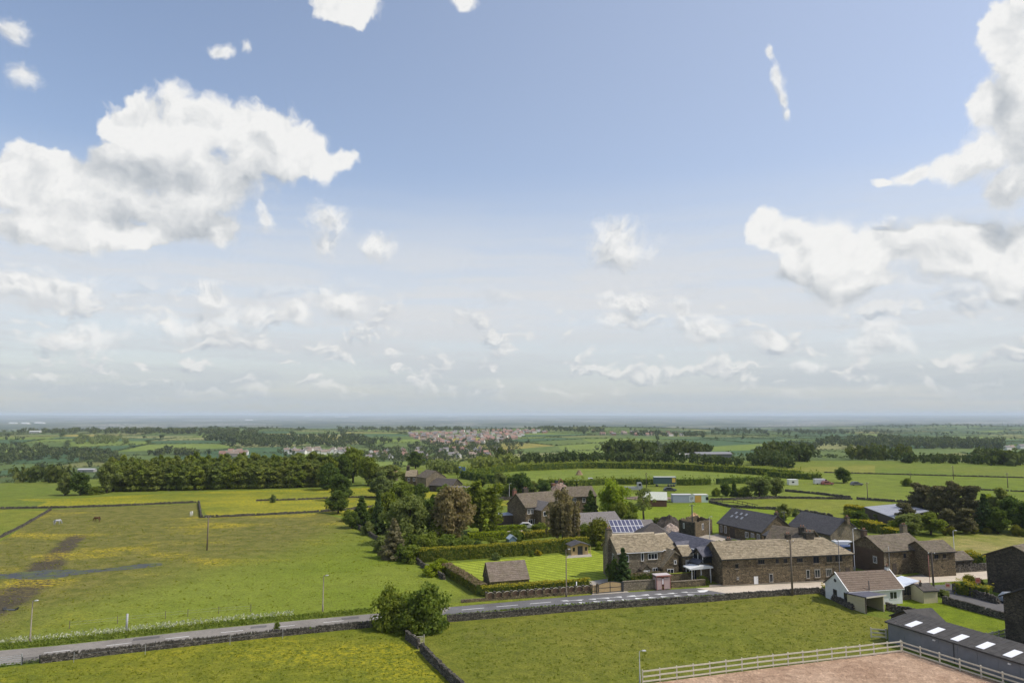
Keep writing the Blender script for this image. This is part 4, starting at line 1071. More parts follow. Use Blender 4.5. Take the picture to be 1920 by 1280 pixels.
def house(name, label, A, B, depth, eave, ridge, wall, roof, hipL=0.0, hipR=0.0, over=.25, chimneys=(), ops=(), cat='house', courses=True, ridgecap=None, gutter=True, group=None, asym=.5, z0=-.3, verge=None):
    """A, B: front wall's foot, left and right. x along the front, y to the back"""
    d = B - A; L = d.length; o = empty(name, (A.x, A.y, A.z), math.atan2(d.y, d.x), label, cat, group)
    ym = depth * asym
    m = MB()
    if hipL == 0 and hipR == 0:
        m.prism([(0, z0), (depth, z0), (depth, eave), (ym, ridge - .06), (0, eave)], 'x', 0, L)
    elif hipL == 0:
        m.box(0, L, 0, depth, z0, eave); m.prism([(0, eave), (depth, eave), (ym, ridge - .06)], 'x', .001, .30)
    elif hipR == 0:
        m.box(0, L, 0, depth, z0, eave); m.prism([(0, eave), (depth, eave), (ym, ridge - .06)], 'x', L - .30, L - .001)
    else: m.box(0, L, 0, depth, z0, eave)
    m.build('walls', wall, o)
    # roof: planes with thickness, laid in courses that step like slates
    r_ = MB(); th = .10
    def plane(p0, p1, q0, q1, n):
        """eave p0-p1 up to ridge q0-q1 in n courses"""
        p0, p1, q0, q1 = map(Vector, (p0, p1, q0, q1)); nn = (p1 - p0).cross(q0 - p0 if (q0 - p0).length > .01 else q1 - p0).normalized()
        if nn.z < 0: nn = -nn
        for k in range(n):
            a, b = k / n, min(1.0, (k + 1.25) / n)
            e0, e1, f0, f1 = p0.lerp(q0, a), p1.lerp(q1, a), p0.lerp(q0, b), p1.lerp(q1, b)
            lo, hi = nn * (th + .045), nn * (th + .004)
            r_.add([e0, e1, f1, f0, e0 + lo, e1 + lo, f1 + hi, f0 + hi], [(0, 1, 5, 4), (4, 5, 6, 7), (1, 2, 6, 5), (3, 0, 4, 7), (0, 3, 2, 1), (2, 3, 7, 6)])
    sl = (ridge - eave) / ym; slb = (ridge - eave) / (depth - ym); o_ = over
    n = max(3, int(math.hypot(ym, ridge - eave) / .36)) if courses else 1
    xl, xr = (-o_ if not hipL else -o_), (L + o_)
    ql, qr = (-o_ if not hipL else hipL), (L + o_ if not hipR else L - hipR)
    plane((xl, -o_, eave - sl * o_), (xr, -o_, eave - sl * o_), (ql, ym, ridge), (qr, ym, ridge), n)
    plane((xr, depth + o_, eave - slb * o_), (xl, depth + o_, eave - slb * o_), (qr, ym, ridge), (ql, ym, ridge), n)
    if hipL: plane((xl, depth + o_, eave - slb * o_), (xl, -o_, eave - sl * o_), (ql, ym, ridge), (ql, ym, ridge), n)
    if hipR: plane((xr, -o_, eave - sl * o_), (xr, depth + o_, eave - slb * o_), (qr, ym, ridge), (qr, ym, ridge), n)
    rf = r_.build('roof', roof, o)
    if ridgecap:
        MB().prism([(ym - .22, ridge + .02), (ym, ridge + .20), (ym + .22, ridge + .02), (ym, ridge + .06)], 'x', ql - .02, qr + .02).build('ridge', ridgecap, rf)
    if verge:
        for x in (xl, xr):
            MB().bar((x, -o_, eave - sl * o_ + .12), (x, ym, ridge + .13), .12, .14).build('verge', verge, rf)
    if gutter: MB().box(xl, xr, -o_ - .12, -o_ - .01, eave - sl * o_ - .06, eave - sl * o_ + .04).build('gutter', METAL_D if gutter is True else gutter, rf)
    for c in chimneys:                                             # (x, y fraction, top above ridge, width, depth[, material])
        x, fy, ch, cw, cd = c[:5]; cm_ = c[5] if len(c) > 5 else STONE_DARK
        y = depth * fy; k = MB().box(x - cw / 2, x + cw / 2, y - cd / 2, y + cd / 2, ridge - 1.0, ridge + ch).build('chimney', cm_, rf)
        MB().box(x - cw / 2 - .06, x + cw / 2 + .06, y - cd / 2 - .06, y + cd / 2 + .06, ridge + ch + .001, ridge + ch + .11).build('chimney_cap', COPE, k)
        for s_ in (-.22, .22) if cw > .7 else (0,):
            MB().tube([(x + s_ * cw, y, ridge + ch + .112), (x + s_ * cw, y, ridge + ch + .5)], [.13, .10], 8).build('chimney_pot', plain('clay_pot', (.30, .16, .10), .8), k, True)
    for q in ops: opening(o, q[0], depth, L, *q[1:5], **(q[5] if len(q) > 5 else {}))
    return o
def eaves(l, r_, e):
    """front foot of a house from its eave corners in the photograph"""
    a, b = P(*l, e), P(*r_, e); a.z = b.z = 0; return a, b
def by_ridge(q0, q1, ridge, half):
    a, b = P(*q0, ridge), P(*q1, ridge); a.z = b.z = 0; u = (b - a).normalized(); v = Vector((-u.y, u.x, 0)); return a - v * half, b - v * half
GREYF = plain('old_window_frame', (.40, .39, .36), .6)
dk = {'frame': WOOD_D}; dr = {'kind': 'door'}

# the long stone terrace
A, B = eaves((1354, 1047), (1598, 1036.5), 4.7)
house('terrace', 'long dark stone terrace with stone slate roof along the far side of the road', A, B, 7.2, 4.7, 7.0, STONE, SLATE_STONE, hipR=3.4, chimneys=[(15.3, .5, .75, .9, .7), (19.6, .5, 1.0, 1.6, 1.0), (5.0, .95, -.3, .9, .7)],
      ops=[('F', 2.4, 2.9, .7, .8, {'frame': WOOD_D, 'mull': 0}), ('F', 6.9, 3.5, 1.3, .8, {'frame': WOOD_D, 'mull': 2}), ('F', 2.7, 1.0, .4, .4, {'mull': 0, 'frame': GREYF}), ('F', 6.0, .1, .8, 1.3, dr), ('F', 9.0, .3, .75, 1.4, {'mull': 0, 'frame': GREYF}),
           ('F', 10.4, 3.5, .6, .8, dk), ('F', 12.0, 3.5, .7, .8, dk), ('F', 14.6, 3.5, 1.2, .8, {'frame': WOOD_D, 'mull': 2}), ('F', 16.4, .6, .7, 1.5, {'mull': 0, 'frame': GREYF}),
           ('F', 17.9, 3.2, 1.2, 1.2, {'frame': WOOD_D}), ('F', 20.6, 3.3, 1.2, 1.1, dk), ('F', 22.4, 3.3, 1.4, 1.2, {'mull': 2, 'frame': WOOD_D}), ('F', 18.1, .7, 1.1, 1.4, {'frame': GREYF}), ('F', 20.4, .8, 1.2, 1.3, {'mull': 2, 'frame': GREYF}), ('F', 24.4, .1, .9, 2.0, {'kind': 'door', 'frame': WOOD_D})])
# rear wing of the terrace
A, B = eaves((1438, 1009), (1512, 1019), 4.6)
house('rear_wing', 'stone slated rear wing behind the long terrace', A, B, 6.5, 4.6, 6.9, STONE_DARK, SLATE_BROWN, chimneys=[(6.6, .3, .5, 1.2, .9)], cat='building')
# farmhouse
A, B = eaves((1158, 1035), (1240, 1030.5), 5.2)
fh = house('farmhouse', 'two-storey stone farmhouse with pale stone slate roof behind the driveway gates', A, B, 7.0, 5.2, 7.7, STONE_PALE, SLATE_STONE, ridgecap=RIDGE, chimneys=[(-.25, .5, 1.0, .9, 1.0, STONE_PALE)],
      ops=[('F', 4.6, 3.4, .55, 1.5, {'mull': 0}), ('F', 6.0, 3.6, 1.9, 1.1, {'mull': 2}), ('F', 6.9, 1.2, 1.0, .9), ('F', 4.7, .1, .9, 2.0, dr), ('F', 1.0, 3.4, 1.2, 1.2), ('F', 1.0, .9, 1.4, 1.3), ('L', 1.6, 3.3, .7, 1.3, {'mull': 0}), ('L', 4.6, 3.3, .7, 1.3, {'mull': 0})], gutter=PVC)
MB().box(-.75, -.01, 2.9, 4.1, -.2, 8.0).build('chimney_breast', STONE_PALE, fh)
# front door porch
pm = MB().prism([(4.2, 0), (6.0, 0), (6.0, 2.1), (5.1, 2.9), (4.2, 2.1)], 'y', -1.2, -.002).build('porch', STONE_PALE, fh)
MB().prism([(4.0, 2.0), (5.1, 2.95), (6.2, 2.0), (6.2, 2.12), (5.1, 3.07), (4.0, 2.12)], 'y', -1.4, -.003).build('porch_roof', SLATE_BROWN, pm)
MB().box(4.5, 5.7, -1.24, -1.205, .1, 2.0).build('porch_door', PVC, pm)
A2, B2 = eaves((1241, 1029), (1268, 1025.5), 5.0)
house('farmhouse_wing', 'lower right end of the stone farmhouse under its own slate roof', A2, B2, 6.4, 5.0, 7.1, STONE_PALE, SLATE_STONE, ridgecap=RIDGE, cat='building', ops=[('F', 1.2, 3.3, 1.3, 1.2)], gutter=PVC)
# gabled wing with long catslide, gable towards the road
A3 = P(1243, 1088); B3 = P(1266, 1086.5)
w_ = empty('gabled_wing', A3, math.atan2(B3.y - A3.y, B3.x - A3.x), 'gabled stone wing with sloping stone roof in front of the farmhouse', 'building')
MB().prism([(0, -.3), (3.2, -.3), (3.2, 4.4), (2.5, 4.9), (0, 2.3)], 'y', 0, 3.4).build('walls', STONE, w_)
rw = MB().prism([(-.35, 2.1), (2.5, 5.0), (3.45, 4.3), (3.45, 4.45), (2.5, 5.2), (-.35, 2.3)], 'y', -.2, 3.4).build('roof', SLATE_STONE, w_)
MB().prism([(-.36, 2.28), (2.5, 5.18), (2.5, 5.34), (-.36, 2.44)], 'y', -.3, .1).build('verge', STONE_PALE, rw)
opening(w_, 'F', 3.4, 3.2, .9, .8, 1.3, 1.2); opening(w_, 'F', 3.4, 3.2, 2.3, 2.8, .5, .7, mull=0)
A, B = eaves((1280, 1042), (1300, 1041), 4.2)
house('outhouse', 'small stone outhouse between farmhouse and terrace', A, B, 4.2, 4.2, 5.6, STONE, SLATE_STONE, ridgecap=RIDGE, cat='building', ops=[('F', .6, 2.4, .8, 1.0)], over=.15)
A, B = eaves((1290, 1055), (1326, 1053), 2.7)
house('outhouse', 'low slated lean-to against the terrace end', A, B, 4.5, 2.7, 4.4, STONE, SLATE_BROWN, cat='building', over=.15)
# white porch canopy by the terrace gable
def canopy():
    A = P(1296, 1094); B = P(1334, 1092); d = B - A; o = empty('porch_canopy', A, math.atan2(d.y, d.x), 'white flat canopy on posts beside the dark terrace gable', 'canopy'); L = d.length
    MB().prism([(-.3, 2.45), (L + .3, 2.6), (L + .3, 2.85), (L * .6, 3.15), (-.3, 2.65)], 'y', -.3, 2.6).build('roof', WHITE, o)
    for x, y in ((.2, 0), (L - .1, 0), (L * .5, 0), (.2, 2.3), (L - .1, 2.3)): MB().box(x - .05, x + .05, y - .05, y + .05, -.1, 2.5).build('post', PVC, o)
    f = MB().box(.5, L - .4, 1.9, 1.96, .1, 2.2).build('glazed_screen', GLASS, o)
    for x in (.6, L * .4, L * .62, L - .5): MB().box(x - .04, x + .04, 1.86, 1.898, .1, 2.3).build('mullion', PVC, f)
canopy()
# roofs behind the farmhouse
A, B = eaves((1146, 1001), (1232, 999), 3.0)
so = house('bungalow', 'low house with solar panels on its pale roof behind the farmhouse', A, B, 8.5, 3.0, 5.4, STONE_PALE, ROOF_PALE, gutter=PVC, ops=[('F', 1.0, .9, 1.2, 1.2), ('F', 4.0, .9, 1.6, 1.2)])
def panels():
    pm_ = mat('solar_cells', lambda t, b: (setc(t, b, (.085, .088, .145)), b.inputs['Roughness'].__setattr__('default_value', .30)))
    L = (B - A).length; y0, y1 = .15, 4.1; sl = 2.4 / 4.25
    for r_ in range(2):
        for k in range(8):
            x = .5 + k * .98; a, b = y0 + (y1 - y0) * r_ / 2, y0 + (y1 - y0) * (r_ + 1) / 2 - .05
            zz = lambda y: 3.0 + y * sl + .26
            f = MB().prism([(a, zz(a) - .05), (b, zz(b) - .05), (b, zz(b)), (a, zz(a))], 'x', x, x + .93).build('solar_panel', PVC, so)
            MB().prism([(a + .06, zz(a + .06) + .002), (b - .06, zz(b - .06) + .002), (b - .06, zz(b - .06) + .012), (a + .06, zz(a + .06) + .012)], 'x', x + .06, x + .87).build('cells', pm_, f)
panels()
A, B = eaves((1196, 1009), (1262, 1010), 3.2)
house('house', 'low house with brown hipped roof behind the farmhouse', A, B, 8.5, 3.2, 5.9, STONE, ROOF_DARK, hipL=3.6, hipR=3.6, over=.4)
A, B = eaves((1078, 986), (1166, 981), 2.8)
house('house', 'long low house with plain pale grey roof beyond the garden hedge', A, B, 9.0, 2.8, 5.2, STONE_PALE, ROOF_PALE, over=.35, courses=False, ops=[('F', 2.0, .8, 1.4, 1.2), ('F', 6.0, .8, 1.4, 1.2)])
# modern slate house with dormers, ridge running towards the camera
A, B = by_ridge((1263, 996.5), (1349, 1016), 6.6, 5.0)
sh = house('house', 'modern house with blue-grey slate roof and two dormers beside the terrace', A, B, 10.0, 3.4, 6.6, STONE_PALE, SLATE_BLUE, over=.4, verge=METAL_D, ops=[('R', 3.6, 3.6, 1.6, 1.0), ('R', 2.4, .9, 2.0, 1.3, {'mull': 2})])
for x in (4.6, 10.6):
    dm = MB().prism([(x, 3.3), (x + 2.6, 3.3), (x + 2.6, 4.7), (x + 1.3, 5.8), (x, 4.7)], 'y', .5, 3.6).build('dormer', GLASS, sh)
    MB().prism([(x - .35, 4.45), (x + 1.3, 5.85), (x + 2.95, 4.45), (x + 2.95, 4.60), (x + 1.3, 6.0), (x - .35, 4.60)], 'y', .1, 3.9).build('dormer_roof', SLATE_BLUE, dm)
    MB().box(x + 1.25, x + 1.35, .46, .498, 3.4, 4.9).box(x, x + .1, .46, .498, 3.4, 4.7).box(x + 2.5, x + 2.6, .46, .498, 3.4, 4.7).build('dormer_frame', PVC, dm)
MB().box(8.3, 9.1, 2.0, 3.0, 4.85, 5.0).build('roof_window', ROOFLIGHT, sh)
# unfinished blockwork house
def shell():
    A, C, B = P(1275, 1003), P(1303, 1009), P(1336, 1000)
    o = empty('unfinished_house', C, 0, 'roofless dark blockwork house under construction behind the slate roof', 'house'); h = 4.0
    def leaf(p, q, nm, material, hh, win=None):
        d = q - p; L = d.length; u = d.normalized(); e = empty
        m = MB(); n = 8
        for k in range(n):
            a, b = L * k / n, L * (k + 1) / n; z = hh + random.uniform(-.35, .12)
            m.box(a + .003, b - .003, 0, .3, -.2, z)
        w = m.build(nm, material, o); w.location = p - C; w.rotation_euler = (0, 0, math.atan2(d.y, d.x))
        for x, z, ww, h2 in win or ():
            f = MB().box(x, x + ww, -.06, -.003, z, z + h2).build('window', PVC, w); MB().box(x + .1, x + ww / 2 - .05, -.075, -.061, z + .1, z + h2 - .1).box(x + ww / 2 + .05, x + ww - .1, -.075, -.061, z + .1, z + h2 - .1).build('pane', GLASS, f)
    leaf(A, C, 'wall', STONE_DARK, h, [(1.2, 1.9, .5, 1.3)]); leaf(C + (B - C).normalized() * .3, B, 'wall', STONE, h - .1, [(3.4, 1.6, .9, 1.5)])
    back = (B - C).normalized() * 0 + (A - C)
    leaf(A + (B - C) - (B - C).normalized() * .0, A + (A - C).normalized() * .35, 'wall', STONE, h, None)
    leaf(B, B + (A - C), 'wall', STONE, h - .3, None)
    ap = MB().box(0, 6, -2.2, -.05, 0, .16).build('slab', CONC, o); ap.rotation_euler = (0, 0, math.atan2((B - C).y, (B - C).x))
shell()
# long barn conversions
A, B = eaves((1347, 979), (1428, 996.5), 3.0)
ba = house('barn', 'long converted barn with dark grey roof and rooflights', A, B, 9.5, 3.0, 6.4, STONE, SLATE_GREY, over=.3, courses=False, chimneys=[(14.6, .55, .5, .9, .8)],
      ops=[('F', .6, .8, .8, 1.7), ('F', 2.2, .8, .8, 1.7), ('F', 4.2, .1, 1.8, 2.3, {'kind': 'door', 'frame': WOOD_D}), ('F', 9.6, .9, 1.1, 1.3), ('F', 11.6, .9, 1.0, 1.3), ('F', 13.6, .5, .9, 1.8), ('R', 3.5, .8, 1.0, 1.4)])
for i, (x, y) in enumerate(((2.2, 1.9), (4.0, 1.9), (5.8, 1.9), (2.6, 3.0), (4.4, 3.0), (6.2, 3.0))):
    sl = 3.4 / 4.75; zz = lambda q: 3.0 + q * sl + .20
    MB().prism([(y, zz(y)), (y + .6, zz(y + .6)), (y + .6, zz(y + .6) + .06), (y, zz(y) + .06)], 'x', x, x + .6).build('roof_window', plain('roof_window_glass', (.30, .31, .33), .3), ba)
A, B = eaves((1479, 984), (1557, 1001), 3.3)
house('barn', 'second long barn with dark roof and sunlit stone gable', A, B, 8.8, 3.3, 6.4, STONE_PALE, SLATE_GREY, over=.3, courses=False, chimneys=[(14.0, .5, .45, .9, .8, STONE)], ops=[('F', 1.0, 2.0, 3.0, .5, {'mull': 3}), ('F', 9.0, 1.2, 1.4, 1.2)], cat='barn')
A, B = eaves((1432, 1002), (1462, 1010), 2.6)
house('outhouse', 'low dark roofed link behind the first barn', A, B, 6, 2.6, 4.2, STONE_DARK, SLATE_GREY, courses=False, cat='building')
# flat grey roofed agricultural building
o = empty('farm_building', (0, 0, 0), 0, 'agricultural building with broad light grey roof among the shrubs', 'barn')
q0, q1, q2, q3 = P(1620, 949.5, 3.0), P(1678, 971, 3.0), P(1742, 957, 4.2), P(1692, 943, 4.2)
o.location = q0.copy(); o.location.z = 0; o.rotation_euler = (0, 0, 0); q = [v - Vector((q0.x, q0.y, 0)) for v in (q0, q1, q2, q3)]
MB().add([v - Vector((0, 0, .12)) for v in q] + q, [(3, 2, 1, 0), (4, 5, 6, 7), (0, 1, 5, 4), (1, 2, 6, 5), (2, 3, 7, 6), (3, 0, 4, 7)]).build('roof', plain('grey_sheet_roof', (.30, .31, .34), .6, var=.12, scale=.5), o)
cc = (q[0] + q[2]) / 2; q = [cc + (v - cc) * .97 for v in q]
MB().add([Vector((v.x, v.y, -.3)) for v in q] + [v - Vector((0, 0, .13)) for v in q], [(3, 2, 1, 0), (4, 5, 6, 7), (0, 1, 5, 4), (1, 2, 6, 5), (2, 3, 7, 6), (3, 0, 4, 7)]).build('walls', WOOD_D, o)
# brown gabled house and its front wing
A, B = eaves((1657, 1033.5), (1736, 1027.5), 4.4)
bh = house('house', 'brown gabled stone house right of the terrace', A, B, 8.2, 4.4, 6.6, STONE, SLATE_BROWN, chimneys=[(.5, .62, .9, .9, .8, STONE_BROWN), (12.5, .85, 1.0, 1.1, .9, STONE_PALE)], ops=[('F', 4.6, 2.9, .7, .9, {'frame': WOOD_D, 'mull': 0}), ('F', 1.9, .1, .9, 2.0, {'kind': 'door', 'frame': WOOD_D}), ('L', 5.6, 1.9, .9, 1.2)])
MB().box(-.012, -.002, .02, 8.18, -.2, 4.3).build('rendered_gable', STONE_BROWN, bh)
MB().box(-.06, .5, -.06, -.003, 0, 4.1).build('quoin', STONE_PALE, bh)
A, B = eaves((1741, 1035), (1790, 1032.5), 4.5)
house('front_wing', 'projecting dark stone end of the brown house beside the road', A, B, 5.6, 4.5, 6.0, STONE, SLATE_BROWN, ops=[('F', 1.2, 3.3, .9, .8, dk), ('F', 3.1, 3.3, .7, .8, dk)], cat='building')
A, B = eaves((1791, 1050.5), (1823, 1048), 2.2)
house('outhouse', 'low stone outhouse at the right end of the brown house', A, B, 4.0, 2.2, 3.4, STONE_DARK, SLATE_BROWN, cat='building', over=.15)
drystone(LP((1792, 1073), (1850, 1069), (1900, 1065)), 1.1, 'dark roadside wall right of the brown house', stone=.45, course=.22)
# white bungalow
A, B = eaves((1591, 1107), (1691, 1101), 2.45)
bk = P(1552, 1093, 2.45); bk.z = 0
wb = house('bungalow', 'white rendered bungalow with brown tiled roof beside the road', A, B, 5.7, 2.45, 4.6, WHITE, TILE_BROWN, over=.22, ops=[('F', 7.4, .75, 1.4, 1.2, {'sill': False}), ('F', 4.4, .9, .5, 1.0, {'mull': 0, 'sill': False}), ('L', 2.0, 1.0, .9, .9, {'frame': METAL_D, 'sill': False}), ('L', 4.6, .7, 1.0, 1.3, {'frame': METAL_D, 'sill': False})], chimneys=[(9.6, .5, .5, .5, .5, WHITE)], verge=PVC, gutter=PVC)
MB().tube([(3.6, -.18, 1.0), (3.6, -.18, 3.9)], .07, 8).build('flue', METAL_D, wb, True)
MB().tube([(-.06, 3.1, 3.35), (-.003, 3.1, 3.35)], .28, 16).build('round_window', METAL_D, wb)
def conservatory():
    A, B = P(1691, 1124), P(1722, 1121.5); d = B - A; L = d.length; o = empty('conservatory', A + Vector((.3, 0, 0)), math.atan2(d.y, d.x), 'glazed lean-to conservatory at the right end of the bungalow', 'conservatory')
    MB().prism([(0, 2.05), (3.2, 2.8), (3.2, 2.88), (0, 2.13)], 'y', -.15, 3.6).build('roof', plain('polycarbonate_roof', (.66, .70, .76), .35), o)
    MB().box(.05, L - .3, 0, 3.4, -.2, .7).build('base', STONE_PALE, o)
    for k in range(6): x = .05 + (L - .4) * k / 5; MB().box(x, x + .08, 0, .08, .7, 2.1).build('mullion', WOOD_D, o)
    MB().box(.1, L - .35, .03, .06, .72, 2.0).build('pane', GLASS, o); MB().box(.05, .1, .1, 3.3, .7, 2.1).build('pane', GLASS, o); MB().box(L - .38, L - .33, .1, 3.3, .7, 2.0).build('pane', GLASS, o)
conservatory()
A, B = eaves((1731, 1105.5), (1757, 1104), 2.1)
house('garage', 'small dark roofed garage beside the bungalow', A, B, 3.6, 1.9, 2.6, CREAM, ROOF_DARK, over=.15, courses=False, cat='garage', chimneys=[(.5, .3, .3, .25, .25)])
# open-fronted field shelter
def shelter():
    C, Rr, Lf = P(1625, 1150.5), P(1658, 1146), P(1590, 1138); o = empty('field_shelter', C, math.atan2((Rr - C).y, (Rr - C).x), 'cream clad open-fronted field shelter in front of the bungalow', 'shed')
    W = (Rr - C).length; u = (Rr - C).normalized(); v = Vector((-u.y, u.x, 0)); dp = (Lf - C); D = dp.length; sx = dp.dot(u); sy = dp.dot(v)
    sk = lambda x, y: (x + sx * y / D, sy * y / D)                 # walls follow the slanted plan of the photograph
    def wallq(p, q, z0a, z0b, nm, t=.08, material=CREAM):
        d = Vector((q[0] - p[0], q[1] - p[1], 0)); n = Vector((-d.y, d.x, 0)).normalized() * t
        a, b = Vector((*p, 0)), Vector((*q, 0)); Z = lambda v_, z: Vector((v_.x, v_.y, z))
        MB().add([Z(a, -.2), Z(b, -.2), Z(b, z0b), Z(a, z0a), Z(a - n, -.2), Z(b - n, -.2), Z(b - n, z0b), Z(a - n, z0a)], [(0, 1, 2, 3), (7, 6, 5, 4), (0, 4, 5, 1), (1, 5, 6, 2), (2, 6, 7, 3), (3, 7, 4, 0)]).build(nm, material, o)
    c00, c10, c01, c11 = sk(0, 0), sk(W, 0), sk(0, D), sk(W, D)
    n = 6                                                         # boarded cladding on the side, board by board
    for k in range(n):
        z0 = -.1 + 2.45 * k / n; z1 = -.1 + 2.45 * (k + 1) / n - .02
        a, b = Vector((*c00, 0)), Vector((*c01, 0)); d = (b - a).normalized(); nn = Vector((-d.y, d.x, 0)) * (.06 + .02 * (k % 2)); f = (2.1 - 2.45) / 2.45
        zz = lambda z, e: z if e == 0 else z * (2.1 / 2.45)
        MB().add([a + Vector((0, 0, z0)), b + Vector((0, 0, zz(z0, 1))), b + Vector((0, 0, zz(z1, 1))), a + Vector((0, 0, z1)), a + nn + Vector((0, 0, z0)), b + nn + Vector((0, 0, zz(z0, 1))), b + nn + Vector((0, 0, zz(z1, 1))), a + nn + Vector((0, 0, z1))],
                 [(0, 1, 2, 3), (7, 6, 5, 4), (0, 4, 5, 1), (1, 5, 6, 2), (2, 6, 7, 3), (3, 7, 4, 0)]).build('board', CREAM, o)
    wallq(c10, c11, 2.45, 2.1, 'side_wall'); wallq(c01, c11, 2.1, 2.1, 'back_wall', material=WOOD_D)
    for x in (0, W): MB().box(x - .08, x + .08, .0, .12, -.2, 2.4).build('post', WOOD_D if x == 0 else WOOD, o)
    R4 = [Vector((*sk(-.25, -.3), 2.47)), Vector((*sk(W + .25, -.3), 2.47)), Vector((*sk(W + .25, D + .25), 2.12)), Vector((*sk(-.25, D + .25), 2.12))]
    MB().add(R4 + [q_ + Vector((0, 0, .1)) for q_ in R4], [(3, 2, 1, 0), (4, 5, 6, 7), (0, 1, 5, 4), (1, 2, 6, 5), (2, 3, 7, 6), (3, 0, 4, 7)]).build('roof', plain('shelter_felt', (.10, .10, .125), .7), o)
    a, b = R4[0], R4[1]; MB().bar(a + Vector((0, 0, .02)) - Vector((0, .07, 0)), b + Vector((0, 0, .02)) - Vector((0, .07, 0)), .06, .2).build('fascia', WOOD, o)
shelter()
# long stable shed with rooflights
def long_shed():
    A = P(1664, 1165.5, 2.5); A.z = 0; B = P(1925, 1246, 2.5); B.z = 0; d = B - A; L = d.length + 4; D = 5.4
    o = empty('stable_shed', A, math.atan2(d.y, d.x), 'long grey clad shed with dark roof and white rooflights beside the arena', 'shed')
    Bq = P(1724, 1153, 3.2); Bq.z = 0; u = d.normalized(); v = Vector((-u.y, u.x, 0))
    D = max(3.5, (Bq - A).dot(v))
    n = 9
    for k in range(n): MB().box(L * k / n + .012, L * (k + 1) / n - .012, 0, .12, -.3, 2.44).build('cladding_panel', CLAD, o)
    MB().prism([(.13, -.3), (D, -.3), (D, 3.05), (.13, 2.45)], 'x', .02, L - .02).build('walls', CLAD, o)
    z = lambda y: 2.5 + (y + .25) * .68 / (D + .5)
    rf = MB().prism([(-.25, z(-.25)), (D + .25, z(D + .25)), (D + .25, z(D + .25) + .09), (-.25, z(-.25) + .09)], 'x', -.25, L + .25).build('roof', SHEDROOF, o)
    for k in range(28): x = L * k / 28; MB().prism([(-.25, z(-.25) + .091), (D + .25, z(D + .25) + .091), (D + .25, z(D + .25) + .115), (-.25, z(-.25) + .115)], 'x', x, x + .05).build('roof_seam', SHEDROOF, rf)
    for k in range(6):
        x = 2.3 + k * 3.05
        MB().prism([(.25, z(.25) + .12), (D * .55, z(D * .55) + .12), (D * .55, z(D * .55) + .16), (.25, z(.25) + .16)], 'x', x, x + .95).build('rooflight', ROOFLIGHT, rf)
    MB().box(-.2, L, -.30, -.252, 2.42, 2.56).build('fascia', METAL_D, rf)
    MB().box(L * .42, L * .42 + .07, -.06, -.002, 0, 2.4).build('downpipe', METAL_D, o)
    for x in (L * .3, L * .72): f = MB().box(x, x + .3, -.16, -.002, 2.0, 2.15).build('wall_light', PVC, o)
long_shed()
A, B = by_ridge((1730, 1156), (1780, 1152), 3.4, 2.0); _v = Vector((-(B - A).y, (B - A).x, 0)).normalized() * 2.6; A += _v; B += _v
house('shed', 'dark felt roofed gabled shed behind the long stable', A, B, 5.0, 2.0, 3.4, WOOD_D, SHEDROOF, over=.2, courses=False, cat='shed', gutter=False)
# dark houses at the right edge, gables towards the camera
def gable_house(label, corner, w_, ln, face, eave, ridge, wall, roof, ops=()):
    """gable front: corner = left foot, face = heading of the gable's outward normal"""
    n = Vector((math.cos(face), math.sin(face), 0)); u = Vector((-n.y, n.x, 0)); A = corner - n * ln; B = corner
    return house('house', label, A, B, w_, eave, ridge, wall, roof, over=.3, ops=ops)
c = P(1853, 1107)
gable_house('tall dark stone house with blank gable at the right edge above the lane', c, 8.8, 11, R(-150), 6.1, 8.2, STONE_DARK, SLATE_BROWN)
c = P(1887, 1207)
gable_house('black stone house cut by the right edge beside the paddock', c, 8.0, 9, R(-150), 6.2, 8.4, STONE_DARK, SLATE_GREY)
# garden building with big stone slate roof
gA, gB = eaves((919, 1090), (992, 1084.5), .9)
house('garden_barn', 'low garden outbuilding with steep brown stone slate roof inside the hedges', gA, gB, 4.6, .9, 3.6, STONE, slate_mat('weathered_slates', (.15, .118, .090), (.225, .180, .140), mk=.2), over=.12, asym=.62, cat='outbuilding', gutter=False, ops=[('L', 1.2, .3, .9, 1.5, {'kind': 'door', 'frame': WOOD_D})])
def summerhouse():
    A, B = P(1072, 1040.5), P(1103, 1038.5); d = B - A; L = d.length; o = empty('summerhouse', A, math.atan2(d.y, d.x), 'small golden timber summerhouse with grey gabled roof on the lawn', 'summerhouse')
    MB().prism([(0, -.1), (L, -.1), (L, 2.0), (L / 2, 2.5), (0, 2.0)], 'y', 0, 2.6).build('walls', WOOD_Y, o)
    MB().prism([(-.4, 1.9), (L / 2, 2.62), (L + .4, 1.9), (L + .4, 2.0), (L / 2, 2.74), (-.4, 2.0)], 'y', -.7, 2.8).build('roof', SLATE_GREY, o)
    MB().box(L * .36, L * .66, -.04, -.003, 0, 1.85).build('door', METAL_D, o)
    for x in (.25, L - .75): f = MB().box(x, x + .5, -.05, -.003, .8, 1.6).build('window', WOOD_D, o); MB().box(x + .06, x + .44, -.06, -.051, .86, 1.54).build('pane', GLASS, f)
    for x in (-.25, L + .25): MB().box(x - .05, x + .05, -.6, -.5, -.05, 1.92).build('post', WOOD_Y, o)
summerhouse()
sheet('patio', [(1062, 1046), (1110, 1043), (1108, 1037), (1066, 1039)], .010, CONC)
